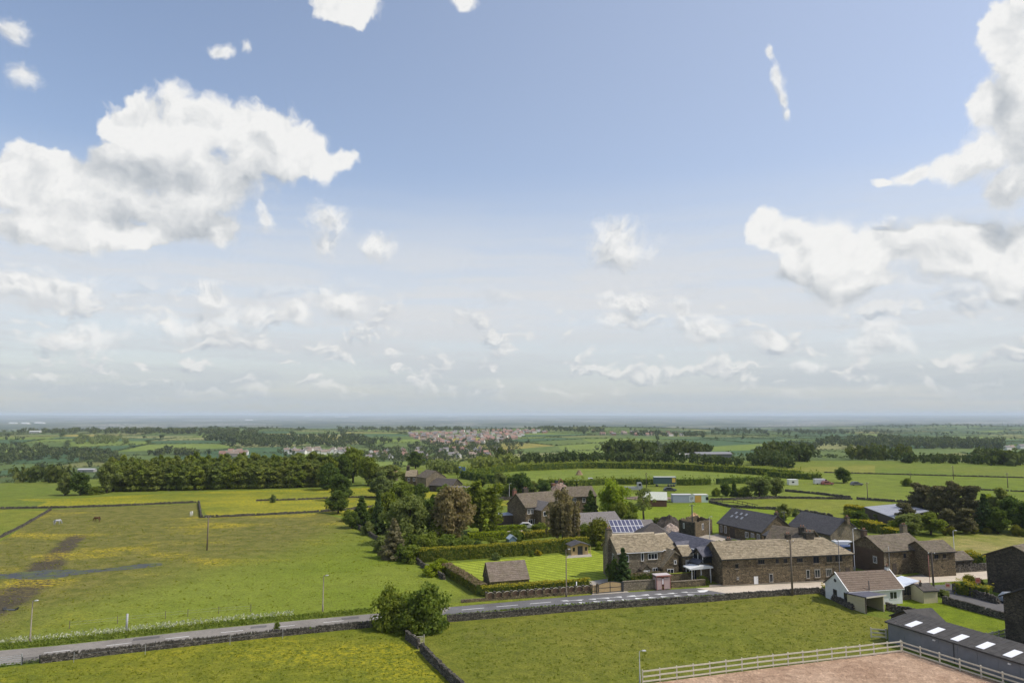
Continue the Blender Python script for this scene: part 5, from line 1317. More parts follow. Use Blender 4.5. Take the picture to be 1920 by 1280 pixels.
def wee_house():
    A, B = P(955, 1023), P(968, 1022); d = B - A; L = d.length; o = empty('playhouse', A, math.atan2(d.y, d.x), 'tiny blue playhouse with white edged roof behind the long hedge', 'playhouse')
    MB().prism([(0, -.1), (L, -.1), (L, 1.5), (L / 2, 2.2), (0, 1.5)], 'y', 0, 1.6).build('walls', paint('blue_boards', (.10, .16, .21)), o)
    MB().prism([(-.15, 1.42), (L / 2, 2.25), (L + .15, 1.42), (L + .15, 1.55), (L / 2, 2.38), (-.15, 1.55)], 'y', -.15, 1.8).build('roof', paint('pale_blue_roof', (.42, .50, .56)), o)
wee_house()
# the old houses beyond the garden
A, B = eaves((986, 951), (1062, 944), 5.2)
oh = house('house', 'old stone house with several gables half hidden by the drooping tree', A, B, 9.0, 5.2, 8.4, STONE, SLATE_BROWN, chimneys=[(1.8, .9, .6, 1.0, .8, plain('red_chimney', (.22, .10, .07))), (3.6, .6, 1.1, 1.5, 1.0)], ops=[('F', .5, 3.4, .9, 1.3), ('F', 1.6, 3.4, .9, 1.3), ('F', .7, .7, 1.6, 1.2), ('F', 2.8, .7, 1.8, 1.2, {'mull': 2})])
MB().prism([(3.0, 0), (7.6, 0), (7.6, 4.6), (5.3, 6.4), (3.0, 4.6)], 'y', -3.0, -.002).build('bay', STONE, oh)
MB().prism([(2.6, 4.4), (5.3, 6.5), (8.0, 4.4), (8.0, 4.56), (5.3, 6.68), (2.6, 4.56)], 'y', -3.4, 2.6).build('bay_roof', ROOF_PALE, oh)
for x in (3.6, 5.8): f = MB().box(x, x + 1.2, -3.05, -3.003, 3.0, 4.2).build('window', PVC, oh); MB().box(x + .1, x + 1.1, -3.07, -3.051, 3.1, 4.1).build('pane', GLASS, f)
A, B = eaves((1066, 931), (1118, 929), 5.0)
house('house', 'stone house with two gables behind the bright green tree', A, B, 8.0, 5.0, 7.6, STONE, SLATE_BROWN, ops=[('F', 1.5, 3.2, 1.0, 1.3), ('F', 4.6, 3.2, 1.0, 1.3), ('F', 1.5, .6, 1.2, 1.3)])
A, B = eaves((930, 967), (968, 964.5), 2.5)
house('garage', 'low flat roofed grey garage beside the old stone house', A, B, 4.5, 2.5, 2.9, WOOD_D, plain('flat_grey_roof', (.36, .39, .44), .6, var=.1), over=.2, courses=False, cat='garage', gutter=False)
A, B = eaves((781, 893), (799, 896), 5.0)
house('house', 'distant stone house with brown gable beside the yellow field', A, B, 9.0, 5.0, 7.6, STONE_PALE, SLATE_BROWN, over=.15)
A, B = eaves((760, 893), (780, 893), 4.8)
house('house', 'left half of the distant stone house with tall chimney', A, B, 7.0, 4.8, 7.2, STONE, SLATE_STONE, chimneys=[(.6, .5, 1.4, 1.2, 1.2)], over=.15, ops=[('F', 1.0, 3.0, .9, 1.2), ('F', 3.2, 3.0, .9, 1.2)])
A, B = eaves((806, 909), (846, 911), 2.4)
house('barn', 'low brown roofed shed left of the bend in the road', A, B, 9.0, 2.4, 4.8, STONE_DARK, ROOF_DARK, courses=False)
A, B = eaves((838, 923), (892, 922), 2.6)
house('barn', 'low grey roofed shed behind the flowering tree', A, B, 7.0, 2.6, 4.4, STONE_DARK, ROOF_PALE, courses=False)
A, B = eaves((724, 889), (746, 888), 3.0)
house('house', 'distant red roofed cottage among the trees', A, B, 6.0, 3.0, 5.2, STONE_PALE, paint('red_tiles', (.27, .13, .10), .8, .15), courses=False)
A, B = eaves((1206, 936), (1250, 937), 2.2)
house('barn', 'low brick shed with pale green-white roof beyond the thin tree', A, B, 8.0, 2.2, 4.3, plain('red_brick', (.17, .085, .06), .85), plain('pale_sheet_roof', (.48, .50, .42), .7), courses=False)
# ------------------------------------------------------------------ garden hedges
hedge(LP((786, 1053), (880, 1047), (980, 1040), (1100, 1029)), 1.7, 2.7, 'hedge', 'long tall clipped hedge along the back of the striped lawn', dens=34, size=.14)
hedge(LP((836, 1072), (868, 1092), (902, 1114)), 1.9, 1.7, 'brownhedge', 'brown topped hedge along the left side of the garden', dens=34, size=.14)
hedge(LP((904, 1117), (1000, 1110), (1104, 1102)), 1.4, 1.6, 'hedge', 'clipped golden green hedge behind the arched fence panels', dens=36, size=.13)
hedge(LP((1178, 1094), (1215, 1091), (1254, 1088)), 1.3, 1.7, 'brownhedge', 'brown beech hedge in front of the farmhouse', dens=36, size=.12)
hedge(LP((905, 998), (950, 994), (985, 992)), 2.0, 1.2, 'lime', 'bright lime green hedge beside the patio', dens=22, size=.18)
hedge(LP((878, 1013), (915, 1011), (948, 1009)), 2.4, 1.7, 'lime', 'thick lime hedge behind the long back hedge', dens=22, size=.18)
hedge(LP((978, 1010), (1010, 1007), (1040, 1004)), 2.2, 1.6, 'hedge', 'garden hedge left of the drooping tree', dens=22, size=.18)
hedge(LP((1585, 985), (1620, 988), (1645, 990)), 2.5, 1.8, 'lime', 'sunlit hedge behind the second barn gable', dens=14, size=.22)
hedge(LP((1622, 991), (1640, 996), (1655, 1000)), 3.0, 2.4, 'hedge', 'dark boxy hedge beside the sunlit hedge', dens=14, size=.22)
hedge(LP((1658, 1004), (1675, 1007), (1690, 1010)), 3.0, 2.2, 'hedge', 'rounded hedge behind the brown house chimney', dens=14, size=.22)
hedge(LP((1588, 962), (1605, 964), (1625, 967)), 3.5, 2.6, 'hedge', 'square dark hedge left of the grey roofed barn', dens=12, size=.24)
hedge(LP((1775, 1048), (1800, 1052), (1848, 1058)), 2.4, 1.9, 'hedge', 'hedge between the dry lawn and the road', dens=16, size=.2, lump=.3)
hedge(LP((1540, 1109), (1562, 1112), (1580, 1118)), 1.3, 1.0, 'hedge', 'low bushy hedge at the corner of the bungalow garden', dens=30, size=.14, lump=.25)
hedge(LP((1800, 1110), (1825, 1116), (1860, 1122)), 2.4, 1.9, 'hedge', 'dark overgrown hedge below the tall dark house', dens=24, size=.16, lump=.3)
def field_hedge(pts, w, h, label, kind='green', dens=4.0, size=.40): return hedge(pts, w, h, kind, label, 'field_hedge', dens, size, lump=.95)
field_hedge(LP((880, 891), (960, 883), (1100, 877), (1250, 879), (1380, 886), (1500, 895)), 3.0, 3.2, 'long dark field hedge along the top of the far pasture')
field_hedge(LP((1010, 909), (1080, 911), (1150, 907), (1226, 908)), 2.5, 2.4, 'field hedge behind the vehicles and left of the green trailer')
field_hedge(LP((1269, 909), (1300, 909), (1331, 908)), 2.5, 2.6, 'field hedge right of the green trailer')
field_hedge(LP((1345, 907), (1400, 905), (1440, 904)), 2.5, 2.4, 'field hedge right of the gap beyond the trailer')
field_hedge(LP((1440, 893), (1490, 897), (1540, 899)), 2.5, 2.6, 'dark hedge left of the white caravan')
field_hedge(LP((868, 895), (900, 901), (940, 906), (980, 912)), 3.0, 3.4, 'tall dark hedge along the lane bend beyond the meadow')

# ------------------------------------------------------------------ the two roadside bushes and small shrubs
tree_px('bush0', 735, 1178, 72, 66, 'smaller dark left bush of the roadside pair', 'bush')
tree_px('bush1', 797, 1180, 82, 92, 'big round green bush beside the road in the foreground', 'bush')
tree_px('bush2', 768, 1186, 38, 62, 'low growth at the foot of the roadside bushes', 'bush')
tree_px('shrub2', 519, 1181, 14, 12, 'tiny green sapling behind the near stone wall', 'bush')
tree_px('conifer', 1169, 1094, 64, 38, 'dark green conifer in front of the farmhouse', name='conifer')
tree_px('shrub0', 1150, 1091, 40, 22, 'dark climbing shrub against the left farmhouse gable', 'bush')
for x, y, h, w, k, lb in ((812, 1078, 20, 42, 'limeball', 'round golden green topiary at the garden corner'), (828, 1060, 12, 32, 'limeball', 'small flat golden bush beside the back hedge'), (1010, 1041, 11, 12, 'goldball', 'bright yellow shrub in front of the back hedge'), (997, 1043, 10, 9, 'shrub2', 'pale green shrub beside the yellow one'),
                       (930, 1049, 12, 18, 'shrub1', 'loose leafy plant in front of the back hedge'), (1318, 1094, 14, 20, 'shrub2', 'bright shrub on the low wall by the canopy'), (1308, 1066, 18, 26, 'bush0', 'leafy bush in front of the small outhouse'), (1125, 1030, 14, 20, 'shrub2', 'shrub beside the summerhouse'), (1580, 1088, 8, 44, 'shrub2', 'grassy bush at the right foot of the terrace'),
                       (1818, 1095, 18, 24, 'ball', 'clipped round bush in the lane corner garden'), (1837, 1098, 14, 16, 'ball', 'small clipped bush at the lane corner'), (1768, 1118, 12, 22, 'shrub1', 'scrub at the end of the lane wall'), (1375, 1022, 10, 30, 'shrub1', 'rockery plants in the yard'), (1410, 1022, 12, 30, 'shrub2', 'tall grasses behind the terrace roof'), (1575, 1118, 9, 14, 'shrub1', 'weeds against the bungalow gable')):
    tree_px(k, x, y, h, w, lb, 'bush')
# ------------------------------------------------------------------ garden trees, left to right
for k, x, y, h, w, lb in (
    ('deep0', 634, 962, 40, 44, 'small round tree on a thin trunk at the corner of the meadow'),
    ('deep1', 640, 938, 48, 42, 'dense dark tree behind the small round one'),
    ('deep2', 612, 918, 50, 40, 'dark tree at the right end of the wood'),
    ('olive0', 714, 934, 48, 48, 'green tree standing in the buttercup meadow'),
    ('spruce', 677, 988, 56, 46, 'pointed bushy tree on the bank above the tumbled wall'),
    ('conifer', 708, 1000, 78, 34, 'tall dark upright conifer among the garden trees'),
    ('broad0', 728, 992, 66, 42, 'mid green tree behind the dark upright conifer'),
    ('pale_birch', 765, 1020, 96, 88, 'pale airy birch with light twigs in the middle of the grove'),
    ('deep0', 812, 1008, 74, 46, 'dark tree between the birch and the copper tree'),
    ('copper', 846, 1018, 104, 84, 'large copper tinged tree with pale blossom'),
    ('birch', 902, 1000, 96, 78, 'hanging green birch right of the copper tree'),
    ('deep1', 842, 948, 34, 22, 'small dark tree beside the far sheds'),
    ('deep2', 786, 946, 40, 30, 'dark conical tree above the birch'),
    ('bush2', 755, 934, 28, 52, 'wide bush behind the birch'),
    ('brownfir', 738, 1046, 72, 60, 'brownish fir at the left corner of the garden'),
    ('shrub2', 772, 1054, 30, 40, 'leafy shrub at the left end of the long hedge'),
    ('bush0', 802, 1042, 40, 46, 'dark glossy laurel behind the long hedge'),
    ('bush1', 838, 1040, 36, 52, 'rounded green laurel below the copper tree'),
    ('bush2', 872, 1036, 28, 40, 'pale green shrub behind the long hedge'),
    ('shrub0', 893, 1030, 14, 30, 'low dark red-tinged shrub behind the long hedge'),
    ('shrub1', 716, 1034, 26, 34, 'scrubby bush on the tumbled wall'),
    ('shrub0', 752, 1050, 26, 30, 'dark bush at the lower end of the tumbled wall'),
    ('shrub1', 690, 1002, 22, 26, 'bush on the upper end of the tumbled wall'),
    ('bush0', 655, 976, 20, 26, 'thorn bush at the meadow corner'),
    ('bush1', 700, 982, 34, 36, 'dark undergrowth below the upright conifer'),
    ('greyweep', 1056, 1018, 96, 62, 'drooping grey-brown tree in front of the old stone house'),
    ('ball', 1122, 1022, 50, 48, 'big clipped round bush left of the farmhouse'),
    ('bright', 1151, 966, 64, 64, 'bright fresh green tree behind the pale grey roof'),
    ('spruce', 1108, 966, 46, 36, 'dark spruce left of the bright green tree'),
    ('bush0', 1166, 976, 34, 34, 'dark bush at the foot of the bright tree'),
    ('sparse', 1207, 974, 58, 48, 'thin open tree beside the building site'),
    ('deep1', 977, 932, 44, 40, 'dark tree behind the old stone house chimneys'),
    ('olive1', 938, 918, 34, 26, 'slender tree beside the lane bend'),
    ('bush2', 955, 930, 20, 40, 'scrub at the lane bend'),
    ('deep0', 779, 878, 30, 34, 'lone dark round tree beyond the distant stone house'),
    ('olive2', 728, 910, 40, 60, 'broad tree left of the distant stone house'),
    ('broad1', 690, 910, 52, 44, 'tall green tree above the meadow edge'),
    ('broad2', 662, 905, 62, 52, 'tall thin-leaved tree above the end of the wood'),
    ('deep2', 640, 908, 56, 36, 'dark tree inside the end of the wood'),
    ('bush1', 766, 908, 22, 30, 'bush in front of the distant stone house'),
    ('bush2', 790, 906, 16, 24, 'bush at the distant gable'),
    ('bush0', 832, 934, 24, 30, 'dark bush below the low brown shed'),
    ('olive0', 1470, 974, 28, 36, 'small spreading tree between the two barns'),
    ('shrub1', 1492, 968, 14, 14, 'dark bush right of the small spreading tree'),
    ('deep1', 1582, 905, 28, 28, 'dark hawthorn in the far right field'),
    ('bush1', 1701, 911, 15, 20, 'dark thorn bush alone in the far field'),
    ('bush2', 1343, 930, 14, 16, 'first bush of the scrub beyond the cabins'),
    ('deep2', 1360, 930, 24, 22, 'dark bush of the scrub beyond the cabins'),
    ('spruce', 1377, 930, 30, 18, 'pointed shrub in the scrub beyond the cabins'),
    ('olive1', 1424, 932, 38, 46, 'wide pale willow scrub beyond the cabins'),
    ('olive2', 1455, 930, 36, 36, 'right hand pale willow scrub beyond the cabins'),
    ('bush0', 1395, 931, 18, 26, 'low scrub between the willows'),
    ('olive0', 122, 928, 40, 30, 'olive coloured tree left of the wood'),
    ('deep1', 150, 928, 42, 34, 'dark round tree left of the wood'),
    ('olive2', 200, 924, 60, 40, 'tall open tree at the left end of the wood'),
    ('bush1', 175, 926, 14, 40, 'scrub between the lone trees and the wood'),
    ('shrub1', 511, 942, 14, 12, 'single dry bush in the buttercup meadow'),
    ):
    tree_px(k, x, y, h, w, lb, 'bush' if k[:4] in ('bush', 'shru', 'ball') else 'tree')
for k, x, y, h, w, lb in (
    ('bush0', 1098, 1010, 26, 36, 'dark shrub between the drooping tree and the round bush'), ('bush2', 1012, 1002, 20, 34, 'garden shrub in front of the old stone house'), ('shrub1', 985, 1008, 16, 24, 'loose shrub beside the lime hedge'),
    ('bush1', 965, 1016, 22, 34, 'shrub behind the tiny blue playhouse'), ('shrub2', 925, 1024, 16, 26, 'leafy shrub left of the playhouse'), ('bush0', 1186, 980, 20, 30, 'dark bush at the corner of the pale grey roof'),
    ('bush2', 1182, 966, 22, 26, 'rounded bush right of the bright tree'), ('shrub1', 1232, 985, 14, 26, 'scrub at the edge of the building site'), ('shrub2', 1195, 994, 12, 30, 'weeds behind the solar roof'),
    ('deep2', 1022, 936, 34, 32, 'dark tree rising behind the old house roof'), ('olive1', 1000, 926, 26, 30, 'pale bush behind the old house chimneys'), ('bush1', 1090, 942, 20, 26, 'bush between the two old houses'),
    ('deep0', 905, 912, 22, 24, 'small dark tree at the far hedge'), ('bush2', 870, 930, 18, 40, 'bush behind the grey shed roof'), ('olive2', 925, 950, 26, 30, 'bush at the meadow end beside the birch'),
    ('bush0', 1560, 992, 14, 20, 'shrub beside the sunlit barn gable'), ('shrub0', 1350, 1024, 10, 24, 'low planting in the yard behind the terrace'), ('broad1', 660, 990, 30, 30, 'bushy sapling on the tumbled wall'),
    ('broad0', 825, 1020, 46, 48, 'green tree filling the grove below the copper tree'), ('bush1', 780, 1036, 34, 44, 'dark evergreen shrub behind the end of the long hedge'), ('deep1', 745, 1000, 58, 42, 'dark tree behind the brownish fir')):
    tree_px(k, x, y, h, w, lb, 'bush' if k[:4] in ('bush', 'shru') else 'tree')
# right-hand shelter belt
for k, x, y, h, w, lb in (
    ('pine0', 1732, 978, 66, 58, 'wind-shaped pine at the left of the shelter belt'),
    ('pine1', 1765, 984, 68, 52, 'second brownish pine of the shelter belt'),
    ('pine0', 1795, 986, 76, 50, 'tall brownish pine in the middle of the shelter belt'),
    ('pine1', 1826, 988, 72, 48, 'brown tinged pine behind the spruce'),
    ('conifer', 1848, 996, 68, 42, 'dark green spruce with yellow crown side in the shelter belt'),
    ('bright', 1858, 970, 42, 26, 'yellow-green tree behind the spruce'),
    ('olive0', 1882, 985, 66, 56, 'grey-green tree at the right of the shelter belt'),
    ('deep1', 1905, 996, 62, 50, 'dark tree at the right edge'),
    ('deep2', 1925, 1000, 60, 54, 'dark tree cut by the right edge'),
    ('deep0', 1872, 1000, 46, 40, 'dark undergrowth tree below the grey-green one'),
    ('pine1', 1700, 990, 44, 44, 'low pine beside the grey roofed barn'),
    ('olive1', 1705, 1004, 44, 52, 'dark bushy tree in front of the grey roofed barn'),
    ('broad2', 1745, 1002, 38, 52, 'broad green tree left of the dry lawn'),
    ('bush1', 1680, 1002, 26, 36, 'bush behind the brown house'),
    ('deep2', 1610, 980, 22, 30, 'dark shrub right of the second barn'),
    ('bush0', 1655, 978, 18, 26, 'shrub in front of the grey roofed barn wall'),
    ('bush2', 1595, 972, 16, 26, 'pale bush behind the second barn'),
    ('pine0', 1780, 998, 40, 40, 'lower pine filling the shelter belt'),
    ('pine1', 1812, 1000, 44, 44, 'low dark pine behind the topiary')):
    tree_px(k, x, y, h, w, lb, 'bush' if k.startswith('bush') else 'tree')
for x, y, h, w, lb in ((1772, 1003, 15, 11, 'leftmost clipped column bush on the dry lawn'), (1785, 1004, 17, 14, 'second clipped bush on the dry lawn'), (1811, 1000, 18, 13, 'tall clipped bush at the lawn edge'), (1826, 1000, 17, 18, 'rounded clipped bush in the middle of the lawn edge'), (1852, 1000, 11, 17, 'low mushroom shaped clipped bush'), (1906, 1004, 20, 19, 'large round clipped bush at the right of the lawn'), (1918, 1006, 14, 12, 'smaller clipped bush at the right edge of the lawn')):
    tree_px('ball', x, y, h, w, lb, 'bush', 'topiary_bush')
# the wood behind the buttercup meadow: one tree after another
n_ = 0
for row, dep in ((0, 0.0), (1, 5.0), (2, 10.5), (3, 16.5), (4, 23.0)):
    for k in range(24):
        t = (k + random.uniform(-.3, .3) + (row % 2) * .5) / 23; px = 212 + 400 * t; py = 922 - 9 * t
        b = P(px, py); u = Vector((b.x, b.y, 0)).normalized(); b = b + u * (dep + 2.5 + random.uniform(-1.4, 1.4)); b.z = tz(b.x, b.y)
        hh = random.uniform(8.6, 11.0) * (1 + .09 * row); kk = random.choice(('wood0', 'wood1', 'wood1', 'wood2', 'wood1'))
        tree(kk, b, hh, random.uniform(5.8, 8.4), 'leafy tree in the wood behind the buttercup meadow' if row < 2 else 'taller tree at the back of the wood behind the meadow', 'tree', group='trees of the wood behind the meadow' if row < 2 else 'back trees of the wood')
# ------------------------------------------------------------------ poles, lamps, posts
pole(605, 1146, 1078, 'street lamp on the far verge left of the bushes', r=.10, material=CONCRETE)
pole(56, 1203, 1125, 'street lamp at the far left beside the road', r=.10, material=CONCRETE)
pole(237, 1184, 1150, 'pale double marker post in the cow parsley', 'post', r=.16)
pole(1062, 1118, 1029, 'tall lamp column in front of the arched fence', r=.12, material=WOOD_P)
pole(1081, 1112, 1090, 'short white sign post beside the fence', 'post', r=.09, material=PVC)
pole(1486, 1116, 1011, 'tall brown utility pole standing against the terrace', 'utility', r=.13)
pole(1407, 1092.5, 1044, 'pale lamp post against the terrace wall', r=.09, material=METAL_G)
pole(1577, 1124, 1012, 'thin dark lamp post beside the bungalow gable', r=.09, material=METAL_D, arm=-1)
pole(1603, 1070, 990, 'street lamp between terrace and brown house', r=.10, material=METAL_G)
pole(1669, 1078, 1024, 'thin pale post in front of the brown house', 'post', r=.05)
pole(1752, 1124, 1034, 'dark utility pole at the lane junction', 'utility', r=.13, material=WOOD_D)
pole(1792, 1073, 994, 'tall lamp post right of the brown house', r=.09)
pole(1744, 1100, 1040, 'thin reddish post in front of the dark wing', 'post', r=.05, material=BRICK_RED)
pole(388, 1031, 967, 'wooden utility pole in the left pasture', 'utility', r=.12)
pole(1299, 1007, 945, 'black pole rising in front of the unfinished house', 'utility', r=.13, material=METAL_D)
pole(1331, 1010, 968, 'thin lamp post beside the unfinished house', r=.08)
pole(1471, 990, 958, 'pole behind the gap between the barns', 'utility', r=.10, material=METAL_D)
pole(1627, 935, 904, 'utility pole in the middle of the green field', 'utility', r=.12)
pole(1788, 898, 873, 'far utility pole in the right field', 'utility', r=.14)
pole(1890, 914, 886, 'far utility pole near the right edge', 'utility', r=.14)
pole(1707, 897, 884, 'most distant small pole in the field', 'post', r=.12, material=WOOD_P)
pole(1212, 916, 886, 'utility pole left of the green trailer', 'utility', r=.12, material=WOOD_D)
pole(955, 936, 906, 'lamp post at the lane bend', r=.09)
pole(1132, 962, 934, 'pale post in front of the bright green tree', 'post', r=.07)
pole(1200, 1283, 1219, 'slim floodlight post at the arena corner', r=.07, arm=1)
def sign(px, pb, pt, label, c, back=(.2, .2, .2)):
    b = P(px, pb); _, _, f = proj(b); h = (pb - pt) * f / FPX; o = empty('road_sign', b, 0, label, 'sign')
    MB().tube([(0, 0, -.3), (0, 0, h)], .05, 8).build('post', METAL_G, o, True); MB().box(-.42, .42, -.09, -.052, h - .9, h).build('board', paint('sign_' + label[:6], c), o)
    MB().box(-.28, .28, -.096, -.091, h - .62, h - .3).build('panel', paint('sign_face', (.32, .06, .05)), o)
sign(1778, 1118, 1092, 'square sign with red centre at the lane mouth', (.42, .30, .22))
sign(1835, 1116, 1083, 'reddish sign on a post in front of the tall dark house', (.36, .16, .12))
# ------------------------------------------------------------------ building site, vehicles and cabins beyond the hamlet
def heap(px, pb, wpx, hpx, label, c1, c2, name='spoil_heap', seed=0, lumps=26, sq=.75):
    """mound of loose lumps"""
    rng = np.random.default_rng(seed + int(px)); b = P(px, pb); _, _, f = proj(b); w, h = wpx * f / FPX, hpx * f / FPX
    bm = bmesh.new(); bmesh.ops.create_grid(bm, x_segments=22, y_segments=22, size=1.0)
    for v in bm.verts:
        r_ = math.hypot(v.co.x, v.co.y); k = max(0, 1 - r_ ** 1.5)
        n = math.sin(v.co.x * 7 + px) * math.sin(v.co.y * 6) * .22 + rng.normal() * .07
        v.co = Vector((v.co.x * w / 2, v.co.y * w * sq / 2, (k * h * (1 + n)) - .06 * (1 if r_ > .95 else 0)))
    me = bpy.data.meshes.new(name); bm.to_mesh(me); bm.free()
    me.materials.append(slate_mat('heap_' + label[:9], c1, c2, c1, .3, (3, 3, 3)))
    return tag(obj(name, me, None, b), label, 'heap')
heap(1255, 988, 62, 21, 'dark soil heap beside the unfinished house', (.040, .032, .026), (.080, .064, .050))
heap(1258, 996, 40, 14, 'pale rubble heap in front of the dark soil heap', (.28, .22, .18), (.52, .42, .36), 'rubble_heap', 3)
heap(1302, 974, 28, 12, 'orange sand heap behind the unfinished house', (.50, .31, .16), (.62, .40, .22), 'sand_heap')
heap(1086, 890, 14, 9, 'small brown heap in the far field', (.24, .16, .09), (.34, .24, .15))
heap(1050, 918, 40, 12, 'reddish heap of earth beyond the old houses', (.20, .13, .10), (.34, .26, .20))
heap(1215, 934, 110, 5, 'low spread of rubble along the field edge', (.16, .12, .09), (.26, .20, .15), sq=.3)
def cabin(px0, px1, pb, h, depth, label, c, roofc, name='cabin', cat='cabin', ops=(), ridge=.0):
    A, B = P(px0, pb), P(px1, pb); d = B - A; L = d.length; o = empty(name, A, math.atan2(d.y, d.x), label, cat)
    MB().box(0, L, 0, depth, -.1, h).build('body', paint('cab_' + label[:8], c, .6, .1), o)
    MB().box(-.06, L + .06, -.06, depth + .06, h + .001, h + .14).build('roof', paint('cabroof_' + label[:8], roofc, .5, .05), o)
    for x, z, w, hh, cc in ops:
        MB().box(x, x + w, -.04, -.003, z, z + hh).build('panel' if cc else 'window', paint('cabp_' + label[:8], cc) if cc else GLASS, o)
    return o
cabin(1262, 1298, 942, 2.6, 3.0, 'long grey-blue site cabin with pale end', (.36, .40, .48), (.55, .54, .55), ops=[(5.6, .3, 1.8, 2.0, (.60, .64, .66)), (6.0, .9, .9, 1.0, None)])
cabin(1303, 1328, 941.5, 2.5, 3.0, 'cabin with yellow and pale green end beside the grey one', (.60, .70, .60), (.62, .60, .54), ops=[(.05, .05, 2.2, 2.3, (.62, .36, .08)), (3.8, .8, .9, 1.1, None)])
cabin(1480, 1497, 909, 2.2, 2.4, 'small white caravan in the green field', (.74, .73, .66), (.80, .80, .76), 'caravan', 'caravan', [(1.2, 1.0, 1.0, .6, None)])
cabin(856, 872, 886, 2.8, 3.0, 'bright blue container beyond the meadow', (.05, .13, .42), (.06, .15, .46), 'container', 'container')
def trailer(px0, px1, pb, label):
    A, B = P(px0, pb), P(px1, pb); d = B - A; L = d.length; o = empty('lorry_trailer', A, math.atan2(d.y, d.x), label, 'trailer')
    MB().box(0, L, 0, 2.5, 1.1, 3.9).build('box_body', paint('trailer_green', (.045, .085, .095), .5), o)
    MB().box(-.03, L + .03, -.03, 2.53, 3.901, 4.05).build('roof', paint('trailer_top', (.62, .64, .62)), o)
    MB().box(L - 1.7, L - .3, -.03, -.002, 1.8, 3.6).build('emblem', paint('trailer_mark', (.62, .42, .07)), o)
    for x in (1.2, L - 3.2, L - 2.0, L - .9):
        MB().tube([(x, -.02, .5), (x, .3, .5)], .5, 14).build('wheel', METAL_D, o, True)
    MB().box(.6, .8, .2, .4, -.05, 1.1).build('landing_leg', METAL_D, o)
trailer(1227, 1268, 912, 'dark green lorry trailer with yellow mark in the far field')
def vehicle(px, pb, L, h, label, c, kind='van', name=None, rz=0.0):
    b = P(px, pb); o = empty(name or {'van': 'parked_van', 'car': 'parked_car', 'truck': 'parked_truck'}[kind], b, rz, label, {'van': 'van', 'car': 'car', 'truck': 'truck'}[kind]); m = paint('veh_' + label[:10], c, .35)
    prof = {'van': [(0, .35), (L, .35), (L, h * .5), (L * .86, h * .58), (L * .72, h), (0, h)], 'car': [(0, .3), (L, .3), (L, h * .55), (L * .76, h * .62), (L * .6, h), (L * .2, h), (L * .04, h * .6)],
            'truck': [(0, .5), (L, .5), (L, h * .6), (L * .95, h), (L * .72, h), (L * .70, .95), (0, .95)]}[kind]
    MB().prism(prof, 'y', 0, 1.8).build('body', m, o)
    gx = {'van': (.70, .82, .62), 'car': (.24, .58, .66), 'truck': (.78, .93, .62)}[kind]
    MB().box(L * gx[0], L * gx[1], -.012, -.002, h * gx[2], h * .92).build('side_window', GLASS, o)
    for x in (L * .18, L * .82): MB().tube([(x, -.03, .32), (x, .2, .32)], .32, 14).build('wheel', METAL_D, o, True)
    if kind == 'truck': MB().box(0, L * .68, .02, 1.78, .951, 1.6).build('load_bed', METAL_G, o)
    return o
vehicle(1172, 920, 7.0, 3.2, 'grey dump truck parked beyond the thin tree', (.35, .36, .37), 'truck')
vehicle(1079, 907, 8.0, 2.6, 'white flatbed truck beyond the roofs', (.66, .66, .66), 'truck', rz=math.pi * 0)
vehicle(1245, 921, 5.0, 1.6, 'dark car beside the green trailer', (.05, .05, .06), 'car')
vehicle(1528, 908, 6.5, 2.4, 'pale horse lorry in the field corner', (.58, .58, .60), 'van')
vehicle(1542, 909, 5.0, 1.7, 'reddish vehicle beside the pale horse lorry', (.30, .10, .09), 'car')
vehicle(1597, 910, 5.0, 1.6, 'dark vehicle near the lone hawthorn', (.12, .12, .14), 'car')
vehicle(1567, 1034, 5.4, 2.2, 'white van behind the right end of the terrace', (.72, .74, .78), 'van')
vehicle(1575, 1038, 4.6, 1.6, 'blue car beside the white van', (.06, .09, .20), 'car')
vehicle(1885, 1132, 4.4, 1.5, 'grey car in the shade at the foot of the tall dark house', (.30, .33, .36), 'car')
vehicle(973, 991, 4.4, 1.5, 'silver car on the patio of the old stone house', (.55, .55, .55), 'car')
def digger(px, pb):
    b = P(px, pb); o = empty('digger', b, .4, 'brown tracked digger on the earth heap beyond the old houses', 'digger'); y_ = paint('digger_paint', (.20, .09, .05))
    for y in (0, 1.8): MB().prism([(0, .2), (.3, 0), (2.9, 0), (3.2, .2), (3.2, .6), (2.9, .8), (.3, .8), (0, .6)], 'y', y, y + .5).build('track', METAL_D, o)
    MB().prism([(.3, .8), (2.9, .8), (2.9, 1.7), (2.2, 1.9), (.3, 1.9)], 'y', .2, 2.1).build('body', y_, o); c = MB().prism([(1.7, 1.9), (2.8, 1.9), (2.6, 3.1), (1.8, 3.1)], 'y', .2, 1.2).build('cab', METAL_D, o)
    MB().bar((2.9, 1.5, 1.5), (4.6, 1.5, 3.6), .3, .4).build('boom', y_, o); MB().bar((4.6, 1.5, 3.6), (5.8, 1.5, 1.9), .22, .3).build('dipper', y_, o)
    MB().prism([(5.5, 1.2), (6.1, 1.2), (6.0, 1.9), (5.6, 1.9)], 'y', 1.1, 1.9).build('bucket', METAL_D, o)
digger(1036, 915)
